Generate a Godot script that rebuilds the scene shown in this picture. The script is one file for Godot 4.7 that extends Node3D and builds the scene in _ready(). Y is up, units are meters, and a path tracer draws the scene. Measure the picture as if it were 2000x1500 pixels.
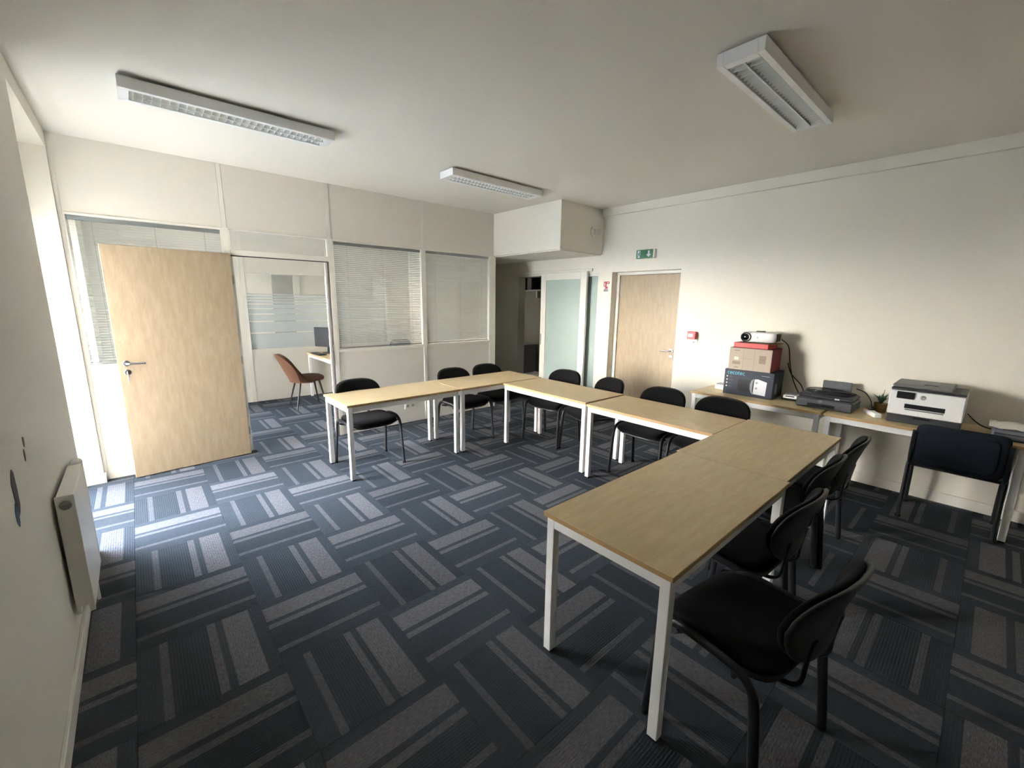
extends Node3D

# ---------------------------------------------------------------- geometry helper
class Geo:
	var v := PackedVector3Array()
	var n := PackedVector3Array()
	var u := PackedVector2Array()
	var idx := PackedInt32Array()
	var xf := Transform3D()

	func uv_of(p: Vector3, nn: Vector3) -> Vector2:
		var a := nn.abs()
		if a.y >= a.x and a.y >= a.z:
			return Vector2(p.x, p.z)
		if a.x >= a.z:
			return Vector2(p.z, p.y)
		return Vector2(p.x, p.y)

	func tri(a: Vector3, b: Vector3, c: Vector3, nn: Vector3) -> void:
		var k := v.size()
		for p in [a, b, c]:
			v.append(xf * p)
			n.append((xf.basis * nn).normalized())
			u.append(uv_of(p, nn))
		if (b - a).cross(c - a).dot(nn) > 0.0:
			idx.append_array([k, k + 2, k + 1])
		else:
			idx.append_array([k, k + 1, k + 2])

	func quad(a: Vector3, b: Vector3, c: Vector3, d: Vector3, nn: Vector3) -> void:
		tri(a, b, c, nn)
		tri(a, c, d, nn)

	# chamfered box, c centre, s size
	func box(c: Vector3, s: Vector3, bev := 0.0) -> Geo:
		var h := s * 0.5
		var b: float = minf(bev, minf(h.x, minf(h.y, h.z)) * 0.95)
		for ax in 3:
			var o1 := (ax + 1) % 3
			var o2 := (ax + 2) % 3
			for sg in [-1.0, 1.0]:
				var nn := Vector3.ZERO
				nn[ax] = sg
				var ps := []
				for q in [[-1, -1], [1, -1], [1, 1], [-1, 1]]:
					var p := Vector3.ZERO
					p[ax] = sg * h[ax]
					p[o1] = q[0] * (h[o1] - b)
					p[o2] = q[1] * (h[o2] - b)
					ps.append(c + p)
				quad(ps[0], ps[1], ps[2], ps[3], nn)
			if b > 0.0:
				for s1 in [-1.0, 1.0]:
					for s2 in [-1.0, 1.0]:
						var e := []
						for w in [-1.0, 1.0]:
							var p1 := Vector3.ZERO
							var p2 := Vector3.ZERO
							p1[ax] = w * (h[ax] - b)
							p2[ax] = p1[ax]
							p1[o1] = s1 * h[o1]
							p1[o2] = s2 * (h[o2] - b)
							p2[o1] = s1 * (h[o1] - b)
							p2[o2] = s2 * h[o2]
							e.append(c + p1)
							e.append(c + p2)
						var en := Vector3.ZERO
						en[o1] = s1
						en[o2] = s2
						quad(e[0], e[1], e[3], e[2], en.normalized())
		if b > 0.0:
			for sx in [-1.0, 1.0]:
				for sy in [-1.0, 1.0]:
					for sz in [-1.0, 1.0]:
						tri(c + Vector3(sx * h.x, sy * (h.y - b), sz * (h.z - b)), c + Vector3(sx * (h.x - b), sy * h.y, sz * (h.z - b)), c + Vector3(sx * (h.x - b), sy * (h.y - b), sz * h.z), Vector3(sx, sy, sz).normalized())
		return self

	# box from min corner to max corner
	func span(a: Vector3, b: Vector3, bev := 0.0) -> Geo:
		return box((a + b) * 0.5, (b - a).abs(), bev)

	# smooth grid, rows of equal length; wrap joins the last column with the first
	func grid(rows: Array, wrap := false, flip := false) -> Geo:
		var R := rows.size()
		var C: int = rows[0].size()
		var acc := PackedVector3Array()
		acc.resize(R * C)
		var faces := []
		for r in R - 1:
			for c in (C if wrap else C - 1):
				var c2 := (c + 1) % C
				faces.append([r * C + c, r * C + c2, (r + 1) * C + c2])
				faces.append([r * C + c, (r + 1) * C + c2, (r + 1) * C + c])
		var flat := []
		for r in R:
			for c in C:
				flat.append(rows[r][c])
		for f in faces:
			var fn: Vector3 = (flat[f[1]] - flat[f[0]]).cross(flat[f[2]] - flat[f[0]])
			for q in 3:
				acc[f[q]] += fn
		var k := v.size()
		for r in R:
			for c in C:
				var nn := acc[r * C + c]
				nn = nn.normalized() if nn.length() > 1e-12 else Vector3.UP
				if flip:
					nn = -nn
				v.append(xf * flat[r * C + c])
				n.append((xf.basis * nn).normalized())
				u.append(Vector2(float(c) / maxf(1.0, C - 1.0), float(r) / maxf(1.0, R - 1.0)))
		for f in faces:
			if flip:
				idx.append_array([k + f[0], k + f[1], k + f[2]])
			else:
				idx.append_array([k + f[0], k + f[2], k + f[1]])
		return self

	# tube along points; ra along side axis, rb along up axis
	func tube(pts: Array, ra: float, seg := 8, rb := -1.0, caps := true) -> Geo:
		if rb < 0.0:
			rb = ra
		var rows := []
		var up := Vector3.UP
		var t0: Vector3 = (pts[1] - pts[0]).normalized()
		if absf(t0.dot(up)) > 0.9:
			up = Vector3(0, 0, 1) if absf(t0.z) < 0.9 else Vector3(1, 0, 0)
		var N := pts.size()
		for i in N:
			var t: Vector3 = (pts[mini(i + 1, N - 1)] - pts[maxi(i - 1, 0)]).normalized()
			up = (up - t * up.dot(t)).normalized()
			var sd := t.cross(up)
			var row := []
			for s in seg:
				var a := TAU * s / seg
				row.append(pts[i] + sd * cos(a) * ra + up * sin(a) * rb)
			rows.append(row)
		grid(rows, true, false)
		if caps:
			for e in 2:
				var row: Array = rows[0] if e == 0 else rows[N - 1]
				var cc: Vector3 = pts[0] if e == 0 else pts[N - 1]
				var nn: Vector3 = (pts[0] - pts[1]).normalized() if e == 0 else (pts[N - 1] - pts[N - 2]).normalized()
				for s in seg:
					tri(cc, row[s], row[(s + 1) % seg], nn)
		return self

	# lathe about y; prof = [Vector2(r, y)...] from bottom to top
	func lathe(prof: Array, c := Vector3.ZERO, seg := 20) -> Geo:
		var rows := []
		for p in prof:
			var row := []
			for s in seg:
				var a := TAU * s / seg
				row.append(c + Vector3(cos(a) * p.x, p.y, sin(a) * p.x))
			rows.append(row)
		return grid(rows, true, false)

	# extruded polygon in xy plane, from z0 to z1
	func prism(poly: Array, z0: float, z1: float) -> Geo:
		var pk := PackedVector2Array(poly)
		if Geometry2D.is_polygon_clockwise(pk):
			pk.reverse()
		var t := Geometry2D.triangulate_polygon(pk)
		for i in range(0, t.size(), 3):
			for e in [[z0, -1.0], [z1, 1.0]]:
				tri(Vector3(pk[t[i]].x, pk[t[i]].y, e[0]), Vector3(pk[t[i + 1]].x, pk[t[i + 1]].y, e[0]), Vector3(pk[t[i + 2]].x, pk[t[i + 2]].y, e[0]), Vector3(0, 0, e[1]))
		for i in pk.size():
			var a := pk[i]
			var b := pk[(i + 1) % pk.size()]
			var d := (b - a).normalized()
			quad(Vector3(a.x, a.y, z0), Vector3(b.x, b.y, z0), Vector3(b.x, b.y, z1), Vector3(a.x, a.y, z1), Vector3(d.y, -d.x, 0))
		return self

	func mesh() -> ArrayMesh:
		var a := []
		a.resize(Mesh.ARRAY_MAX)
		a[Mesh.ARRAY_VERTEX] = v
		a[Mesh.ARRAY_NORMAL] = n
		a[Mesh.ARRAY_TEX_UV] = u
		a[Mesh.ARRAY_INDEX] = idx
		var m := ArrayMesh.new()
		m.add_surface_from_arrays(Mesh.PRIMITIVE_TRIANGLES, a)
		return m

func G() -> Geo:
	return Geo.new()

func sgnpow(x: float, e: float) -> float:
	return signf(x) * pow(absf(x), e)

# soft cushion: superellipsoid with half sizes h, exponents e1 (vertical), e2 (plan), warped by a callable
func soft(h: Vector3, e1: float, e2: float, warp: Callable, rings := 10, seg := 28) -> Geo:
	var rows := []
	for r in rings + 1:
		var la := -PI / 2 + PI * r / rings
		var row := []
		for s in seg:
			var lo := TAU * s / seg
			var p := Vector3(sgnpow(maxf(cos(la), 0.0), e1) * sgnpow(cos(lo), e2) * h.x, sgnpow(sin(la), e1) * h.y, sgnpow(maxf(cos(la), 0.0), e1) * sgnpow(sin(lo), e2) * h.z)
			row.append(warp.call(p))
		rows.append(row)
	return G().grid(rows, true, false)

func curve(pts: Array, per := 6) -> Array:
	var out := []
	for i in pts.size() - 1:
		var p0: Vector3 = pts[maxi(i - 1, 0)]
		var p1: Vector3 = pts[i]
		var p2: Vector3 = pts[i + 1]
		var p3: Vector3 = pts[mini(i + 2, pts.size() - 1)]
		for k in per:
			var t := float(k) / per
			out.append(0.5 * ((2 * p1) + (p2 - p0) * t + (2 * p0 - 5 * p1 + 4 * p2 - p3) * t * t + (3 * p1 - p0 - 3 * p2 + p3) * t * t * t))
	out.append(pts[pts.size() - 1])
	return out

# ---------------------------------------------------------------- scene helpers
var used := {}
func numbered(called: String) -> String:
	if not used.has(called):
		used[called] = 0
		return called
	used[called] += 1
	return "%s_%03d" % [called, used[called]]

func part(called: String, g: Geo, m: Material, parent: Node3D, at := Vector3.ZERO) -> MeshInstance3D:
	var o := MeshInstance3D.new()
	o.name = called
	o.mesh = g.mesh()
	o.material_override = m
	o.position = at
	parent.add_child(o, true)
	return o

func inst(called: String, mesh: Mesh, m: Material, parent: Node3D, at := Vector3.ZERO) -> MeshInstance3D:
	var o := MeshInstance3D.new()
	o.name = called
	o.mesh = mesh
	o.material_override = m
	o.position = at
	parent.add_child(o, true)
	return o

func thing(called: String, label: String, category: String, at := Vector3.ZERO, turn := 0.0, group := "") -> Node3D:
	var o := Node3D.new()
	o.name = numbered(called)
	add_child(o, true)
	o.position = at
	o.rotation.y = turn
	o.set_meta("label", label)
	o.set_meta("category", category)
	if group:
		o.set_meta("group", group)
	return o

func again(src: Node3D, label: String, at: Vector3, turn: float) -> Node3D:
	var r: Node3D = src.duplicate()
	var base := String(src.name)
	r.name = numbered(base)
	add_child(r, true)
	r.position = at
	r.rotation.y = turn
	r.set_meta("label", label)
	return r

func struct(called: String, label: String, category: String, at := Vector3.ZERO) -> Node3D:
	var o := Node3D.new()
	o.name = called
	add_child(o, true)
	o.position = at
	o.set_meta("label", label)
	o.set_meta("category", category)
	o.set_meta("kind", "structure")
	return o

func smesh(called: String, label: String, category: String, g: Geo, m: Material) -> MeshInstance3D:
	var o := part(called, g, m, self)
	o.set_meta("label", label)
	o.set_meta("category", category)
	o.set_meta("kind", "structure")
	return o

func V(x: float, y: float, z: float) -> Vector3:
	return Vector3(x, y, z)

var M := {}
func mat(key: String, c: Color, rough := 0.7, metal := 0.0, spec := 0.5) -> StandardMaterial3D:
	var m := StandardMaterial3D.new()
	m.resource_name = key
	m.albedo_color = c
	m.roughness = rough
	m.metallic = metal
	m.metallic_specular = spec
	M[key] = m
	return m

func rgb(r: int, g: int, b: int) -> Color:
	return Color(r / 255.0, g / 255.0, b / 255.0)

# ---------------------------------------------------------------- computed textures
func noise_at(seed_: int, freq: float) -> FastNoiseLite:
	var f := FastNoiseLite.new()
	f.seed = seed_
	f.frequency = freq
	f.fractal_octaves = 3
	return f

func wood_texture(a: Color, b: Color, along_u: bool, seed_: int) -> ImageTexture:
	var S := 512
	var im := Image.create(S, S, false, Image.FORMAT_RGB8)
	var f1 := noise_at(seed_, 1.0)
	var f2 := noise_at(seed_ + 5, 1.0)
	for y in S:
		for x in S:
			var g := float(x if along_u else y)
			var w := float(y if along_u else x)
			# seamless enough: grain is stretched along g
			var t := f1.get_noise_2d(g * 0.008, w * 0.05) * 0.55 + f2.get_noise_2d(g * 0.03, w * 0.35) * 0.45
			t = clampf(0.5 + t * 0.9, 0, 1)
			im.set_pixel(x, y, a.lerp(b, t))
	im.generate_mipmaps()
	return ImageTexture.create_from_image(im)

func carpet_images() -> Array:
	var S := 500
	var im := Image.create(S, S, false, Image.FORMAT_RGB8)
	var hm := Image.create(S, S, false, Image.FORMAT_L8)
	var rng := RandomNumberGenerator.new()
	rng.seed = 7
	var dark := rgb(71, 77, 83)
	var rib := rgb(62, 68, 73)
	var light := rgb(110, 110, 113)
	var f := noise_at(3, 1.0)
	for y in S:
		var t := (y + 0.5) / S
		var k := 0.0
		if t > 0.112 and t < 0.342:
			k = 1.0
		elif t > 0.402 and t < 0.47:
			k = 0.85
		elif t > 0.778 and t < 0.84:
			k = 0.72
		# ribs run along the stripes
		var ph := fmod(t * 42.0, 1.0)
		var ribbed := 1.0 if (t > 0.47 and t < 0.778) else 0.35
		var rr := (1.0 if ph < 0.45 else 0.0) * ribbed
		for x in S:
			var streak := f.get_noise_2d(x * 0.03, y * 0.6)
			var edge := f.get_noise_2d(x * 0.05 + 90.0, floor(t * 12.0) * 9.0) * 0.004
			var kk := k
			if absf(t - 0.112) < 0.005 and t + edge < 0.112: kk = 0.0
			var c := dark.lerp(rib, rr)
			c = c.lerp(light, kk * (1.0 - 0.16 * rr))
			var g := 1.0 + streak * (0.2 + 0.22 * kk) + (rng.randf() - 0.5) * 0.22
			c = Color(c.r * g, c.g * g, c.b * g)
			im.set_pixel(x, y, c)
			var hgt := 0.55 + 0.25 * sin(ph * TAU) + (rng.randf() - 0.5) * 0.4
			hm.set_pixel(x, y, Color(hgt, hgt, hgt))
	hm.convert(Image.FORMAT_RGBA8)
	hm.bump_map_to_normal_map(2.0)
	im.generate_mipmaps()
	return [ImageTexture.create_from_image(im), ImageTexture.create_from_image(hm)]

func plaster_normal() -> NoiseTexture2D:
	var t := NoiseTexture2D.new()
	t.width = 512
	t.height = 512
	t.seamless = true
	t.as_normal_map = true
	t.bump_strength = 1.2
	var f := FastNoiseLite.new()
	f.seed = 11
	f.frequency = 0.045
	f.fractal_octaves = 4
	t.noise = f
	return t

func make_materials() -> void:
	var pn := plaster_normal()
	var wl := mat("wall_paint", rgb(238, 234, 222), 0.85, 0.0, 0.3)
	wl.normal_enabled = true
	wl.normal_texture = pn
	wl.normal_scale = 0.18
	wl.uv1_triplanar = true
	wl.uv1_world_triplanar = true
	wl.uv1_scale = V(1.3, 1.3, 1.3)
	var cl := mat("ceiling_paint", rgb(236, 233, 223), 0.9, 0.0, 0.25)
	cl.normal_enabled = true
	cl.normal_texture = pn
	cl.normal_scale = 0.12
	cl.uv1_triplanar = true
	cl.uv1_world_triplanar = true
	mat("panel", rgb(232, 228, 218), 0.5, 0.0, 0.4)
	mat("white_gloss", rgb(239, 236, 228), 0.35)
	mat("white_frame", rgb(236, 233, 224), 0.45)
	mat("white_metal", rgb(245, 245, 245), 0.32)
	mat("jamb_grey", rgb(168, 166, 160), 0.6)
	mat("store_wall_dimmed", rgb(92, 91, 86), 0.9)  # grey darkened so the colour carries the storeroom's lack of light
	mat("dark_gasket", rgb(40, 28, 32), 0.6)
	mat("headrail", rgb(128, 128, 132), 0.5)
	mat("slat", rgb(226, 226, 220), 0.45)
	mat("cord", rgb(150, 150, 146), 0.8)
	mat("steel", rgb(170, 168, 165), 0.3, 0.9)
	mat("mirror", rgb(232, 233, 230), 0.22, 0.75)
	mat("louvre", rgb(238, 239, 236), 0.4, 0.25)
	mat("tube_glass", rgb(238, 238, 236), 0.25)
	var bl := mat("fabric_black", rgb(17, 17, 18), 0.95, 0.0, 0.2)
	bl.rim_enabled = true
	bl.rim = 0.25
	bl.rim_tint = 0.4
	mat("plastic_black", rgb(33, 33, 34), 0.46)
	mat("frame_black", rgb(22, 23, 28), 0.38)
	mat("frame_grey", rgb(120, 120, 120), 0.35, 0.6)
	var nv := mat("mesh_navy", rgb(24, 30, 40), 0.75, 0.0, 0.3)
	nv.rim_enabled = true
	nv.rim = 0.2
	var br := mat("velvet_brown", rgb(84, 58, 44), 0.9, 0.0, 0.2)
	br.rim_enabled = true
	br.rim = 0.5
	mat("rubber", rgb(18, 18, 18), 0.8)
	mat("cable_black", rgb(26, 26, 28), 0.6)
	mat("monitor_black", rgb(40, 43, 46), 0.35)
	mat("printer_grey", rgb(84, 88, 92), 0.5)
	mat("printer_dark", rgb(52, 55, 62), 0.45)
	mat("printer_black", rgb(22, 23, 28), 0.3)
	mat("printer_white", rgb(240, 240, 242), 0.4)
	mat("printer_top", rgb(120, 122, 120), 0.5)
	mat("carton", rgb(190, 177, 161), 0.85)
	mat("carton_print", rgb(160, 142, 126), 0.85)
	mat("carton_red", rgb(138, 58, 58), 0.7)
	mat("red_box", rgb(200, 48, 48), 0.45)
	mat("navy_box", rgb(34, 44, 60), 0.5)
	mat("navy_print", rgb(62, 74, 92), 0.5)
	mat("navy_dark", rgb(20, 26, 36), 0.4)
	mat("cyan_print", rgb(84, 184, 214), 0.5)
	mat("white_print", rgb(222, 224, 232), 0.5)
	mat("grey_print", rgb(150, 156, 164), 0.5)
	mat("paper", rgb(236, 234, 226), 0.85)
	mat("grey_bag", rgb(126, 128, 140), 0.7)
	mat("exit_green", rgb(40, 112, 78), 0.45)
	mat("alarm_red", rgb(178, 40, 56), 0.4)
	mat("sign_red", rgb(188, 70, 72), 0.5)
	mat("plant_green", rgb(30, 62, 40), 0.6)
	mat("pot_brown", rgb(120, 96, 62), 0.7)
	mat("orange", rgb(206, 140, 60), 0.6)
	mat("lens_black", rgb(8, 12, 14), 0.06, 0.0, 0.8)
	mat("scuff_dark", rgb(96, 92, 90), 0.9)
	mat("scuff_blue", rgb(98, 120, 146), 0.9)
	mat("scuff_grey", rgb(150, 138, 128), 0.9)
	mat("asphalt", rgb(112, 112, 108), 0.95)
	mat("blocker_dark", rgb(140, 132, 122), 0.9)  # for the added light-blocking wall outside the window
	mat("paving", rgb(172, 169, 162), 0.9)
	mat("concrete", rgb(196, 193, 186), 0.9)
	var gl := mat("glass", Color(0.9, 0.96, 0.95, 0.06), 0.03, 0.0, 0.5)
	gl.transparency = BaseMaterial3D.TRANSPARENCY_ALPHA
	var fr := mat("frosted", Color(0.70, 0.76, 0.74, 0.93), 0.55, 0.0, 0.4)
	fr.transparency = BaseMaterial3D.TRANSPARENCY_ALPHA
	var fi := mat("film", Color(0.86, 0.89, 0.9, 0.72), 0.5, 0.0, 0.3)
	fi.transparency = BaseMaterial3D.TRANSPARENCY_ALPHA
	var cp := carpet_images()
	for i in 3:
		var k: float = [1.0, 0.94, 1.05][i]
		var c := mat("carpet%d" % i, Color(k, k, k), 1.0, 0.0, 0.1)
		c.albedo_texture = cp[0]
		c.normal_enabled = true
		c.normal_texture = cp[1]
		c.normal_scale = 0.5
	var t1 := wood_texture(rgb(211, 186, 142), rgb(228, 206, 164), true, 21)
	var tm := mat("beech_top", Color.WHITE, 0.42, 0.0, 0.45)
	tm.albedo_texture = t1
	tm.uv1_scale = V(0.8, 0.8, 1)
	mat("beech_edge", rgb(186, 152, 104), 0.5)
	var t2 := wood_texture(rgb(164, 146, 121), rgb(180, 163, 139), false, 33)
	var dm := mat("door_wood", Color.WHITE, 0.42, 0.0, 0.4)
	dm.albedo_texture = t2
	dm.uv1_scale = V(0.8, 0.8, 1)

# ---------------------------------------------------------------- lettering
func lettering(text: String, size: float, depth: float, m: Material, parent: Node3D, at: Vector3, basis: Basis, called := "lettering") -> void:
	var tm := TextMesh.new()
	var f := SystemFont.new()
	f.font_names = PackedStringArray(["Droid Sans"])
	tm.font = f
	tm.text = text
	tm.font_size = 64
	tm.pixel_size = size / 64.0
	tm.depth = depth
	tm.curve_step = 2.0
	var o := MeshInstance3D.new()
	o.name = called
	o.mesh = tm
	o.material_override = m
	o.transform = Transform3D(basis, at)
	parent.add_child(o, true)

# ---------------------------------------------------------------- the setting
const XL := -1.19
const XR := 4.13
const ZP := -2.17
const H := 2.865

func build_floor() -> void:
	var f := struct("floor", "dark slate carpet tile floor with grey stripes laid quarter-turned", "floor")
	part("subfloor", G().span(V(-1.54, -0.16, -7.4), V(6.35, -0.008, 4.6)), M.concrete, f)
	var g := G()
	var h := 0.2492
	g.quad(V(-h, 0, -h), V(h, 0, -h), V(h, 0, h), V(-h, 0, h), Vector3.UP)
	for i in g.v.size():
		g.u[i] = Vector2((g.v[i].x + h) / (2 * h), (g.v[i].z + h) / (2 * h))
	var b := 0.25
	for s in [[1, 0], [-1, 0], [0, 1], [0, -1]]:
		var d := V(s[0], 0, s[1])
		var e := V(-s[1], 0, s[0])
		var k := g.v.size()
		g.quad(d * h + e * h, d * h - e * h, d * b - e * b - V(0, 0.004, 0), d * b + e * b - V(0, 0.004, 0), (d + Vector3.UP * 0.3).normalized())
		for i in range(k, g.v.size()):
			g.u[i] = Vector2(clampf((g.v[i].x + h) / (2 * h), 0.002, 0.998), clampf((g.v[i].z + h) / (2 * h), 0.002, 0.998))
	var tile := g.mesh()
	var rng := RandomNumberGenerator.new()
	rng.seed = 5
	for j in range(-10, 9):
		for i in range(-3, 9):
			var o := inst("carpet_tile", tile, M["carpet%d" % rng.randi_range(0, 2)], f, V(0.5 * i + 0.25, 0, 0.5 * j + 0.25))
			if (i + j) % 2 != 0:
				o.rotation.y = -PI / 2

func build_shell() -> void:
	smesh("ceiling", "smooth off-white painted ceiling with surface lights", "ceiling", G().span(V(-1.54, H, -7.4), V(6.35, H + 0.2, 4.6)), M.ceiling_paint)
	smesh("ground_outside", "pale paved ground outside the windows", "ground", G().span(V(-40, -0.4, -40), V(-1.56, -0.2, 40)), M.paving)
	smesh("light_blocker_wall", "added unseen wall outside the window that blocks light from the door", "wall", G().span(V(-9.0, -0.2, -0.72), V(-1.56, 6.5, -0.3)), M.blocker_dark)  # added out of view to cut light on the open door and partition
	# outer wall with tall window openings
	var w := G()
	var XO := -1.54
	w.span(V(XO, 0, -0.72), V(XL, H, 4.5))
	w.span(V(XO, 2.74, -2.11), V(XL, H, -0.72))
	w.span(V(XO, 0, -3.0), V(XL, H, -2.11))
	w.span(V(XO, 2.74, -3.85), V(XL, H, -3.0))
	w.span(V(XO, 0, -5.6), V(XL, H, -3.85))
	w.span(V(XO, 2.74, -6.2), V(XL, H, -5.6))
	w.span(V(XO, 0, -7.4), V(XL, H, -6.2))
	var wl := smesh("wall_left", "off-white plaster outer wall with a tall window reveal and radiator", "wall", w, M.wall_paint)
	# worn marks on the plaster
	part("scuff_mark", scuff(0.035, 0.1, 3), M.scuff_dark, wl, V(XL + 0.001, 0.99, 0.845))
	part("scuff_mark", scuff(0.022, 0.05, 4), M.scuff_blue, wl, V(XL + 0.0015, 0.915, 0.885))
	part("scuff_mark", scuff(0.014, 0.024, 5), M.scuff_grey, wl, V(XL + 0.001, 1.09, 0.585))
	part("scuff_mark", scuff(0.012, 0.026, 6), M.scuff_grey, wl, V(XL + 0.001, 1.045, 0.612))
	ext_window("window_1", "tall glazed outer window beside the radiator wall", -2.11, -0.72)
	ext_window("window_6", "tall glazed outer window of the small office", -3.85, -3.0)
	ext_window("window_8", "tall glazed outer window of the room beyond the office", -6.2, -5.6)
	# right-hand wall with the recessed door and the sliding door opening
	var r := G()
	var XW := 4.33
	r.span(V(XR, 0, 0.31), V(XW, H, 4.5))
	r.span(V(XR, 2.035, -0.676), V(XW, H, 0.31))
	r.span(V(XR, 0, -0.885), V(XW, H, -0.676))
	r.span(V(XR, 2.03, -2.62), V(XW, H, -0.885))
	r.span(V(XR, 0, -4.72), V(XW, H, -2.62))
	smesh("wall_right", "long off-white painted wall behind the printer tables", "wall", r, M.wall_paint)
	smesh("wall_front", "plain off-white wall behind the viewer", "wall", G().span(V(XL, 0, 4.3), V(XR, H, 4.5)), M.wall_paint)
	smesh("wall_corridor", "white wall closing the office towards the corridor", "wall", G().span(V(3.22, 0, -4.72), V(3.3, H, -2.25)), M.wall_paint)
	smesh("wall_far", "pale wall of the room beyond the office", "wall", G().span(V(XL, 0, -7.4), V(6.35, H, -7.25)), M.wall_paint)
	smesh("wall_storeroom", "storeroom walls behind the sliding door with the dimness put into their grey", "wall", G().span(V(6.2, 0, -5.2), V(6.35, H, -0.5)).span(V(XW, 0, -0.6), V(6.2, H, -0.5)).span(V(XW, 0, -5.2), V(6.2, H, -5.05)), M.store_wall_dimmed)
	smesh("wall_east", "end wall of the room beyond the office", "wall", G().span(V(3.6, 0, -7.25), V(3.7, H, -4.8)), M.wall_paint)
	# boxed-in duct over the passage
	var so := struct("wall_soffit", "white boxed-in duct hanging from the ceiling over the passage", "soffit")
	part("boxing", G().span(V(3.27, 2.28, -2.25), V(XR, H, -0.86), 0.002).span(V(3.3, 2.28, -4.72), V(XR, H, -2.25)), M.wall_paint, so)
	var zz := -0.875
	while zz > -4.6:
		var z2 := maxf(zz - 0.597, -4.7)
		for e in [[3.29, 3.708], [3.711, 4.125]]:
			part("ceiling_tile", G().span(V(e[0], 2.266, z2), V(e[1], 2.279, zz), 0.002), M.ceiling_paint, so)
		zz -= 0.6
	smesh("trim_1", "white boxed cornice along the top of the right wall", "trim", G().span(V(4.09, 2.765, -0.86), V(XR, H, 4.3), 0.003), M.wall_paint)
	# baseboards
	smesh("baseboard_left", "white skirting board along the radiator wall", "baseboard", G().span(V(XL, 0, -0.72), V(XL + 0.014, 0.085, 4.3), 0.003), M.white_frame)
	smesh("baseboard_jamb", "white skirting on the bright window jamb", "baseboard", G().span(V(-1.5, 0, -2.11), V(XL + 0.014, 0.085, -2.097), 0.003).span(V(XL, 0, -2.17), V(XL + 0.014, 0.085, -2.11), 0.003), M.white_frame)
	smesh("baseboard_right", "white skirting board under the printer tables", "baseboard", G().span(V(XR - 0.014, 0, 0.31), V(XR, 0.09, 4.3), 0.003).span(V(XR - 0.014, 0, -0.885), V(XR, 0.09, -0.676), 0.003), M.white_frame)

func scuff(w: float, h: float, sd: int) -> Geo:
	var rng := RandomNumberGenerator.new()
	rng.seed = sd
	var poly := []
	for k in 9:
		var a := TAU * k / 9
		var q := 0.6 + 0.4 * rng.randf()
		poly.append(Vector2(cos(a) * w * q, sin(a) * h * q))
	var g := G()
	g.xf = Transform3D(Basis(Vector3.UP, PI / 2), Vector3.ZERO)
	g.prism(poly, -0.0008, 0.0008)
	return g

func ext_window(called: String, label: String, z0: float, z1: float) -> void:
	var w := struct(called, label, "window")
	var x0 := -1.5
	var x1 := -1.44
	var fr := G()
	fr.span(V(x0, 0, z0), V(x1, 2.12, z0 + 0.06), 0.003)
	fr.span(V(x0, 0, z1 - 0.06), V(x1, 2.12, z1), 0.003)
	fr.span(V(x0, 0, z0 + 0.06), V(x1, 0.07, z1 - 0.06), 0.003)
	fr.span(V(x0, 2.05, z0 + 0.06), V(x1, 2.12, z1 - 0.06), 0.003)
	part("frame", fr, M.white_frame, w)
	var zm := (z0 + z1) / 2
	part("mullion", G().span(V(x0, 0.07, zm - 0.05), V(x1, 2.05, zm + 0.05), 0.003), M.white_frame, w)
	part("transom", G().span(V(x0, 1.0, z0 + 0.06), V(x1, 1.11, z1 - 0.06), 0.003), M.white_frame, w)
	part("shutter_box", G().span(V(-1.54, 2.12, z0), V(-1.4, 2.74, z1), 0.004), M.white_frame, w)
	part("pane", G().span(V(-1.473, 0.07, z0 + 0.06), V(-1.469, 1.0, z1 - 0.06)), M.glass, w)
	part("pane", G().span(V(-1.473, 1.11, z0 + 0.06), V(-1.469, 2.05, z1 - 0.06)), M.glass, w)

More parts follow.
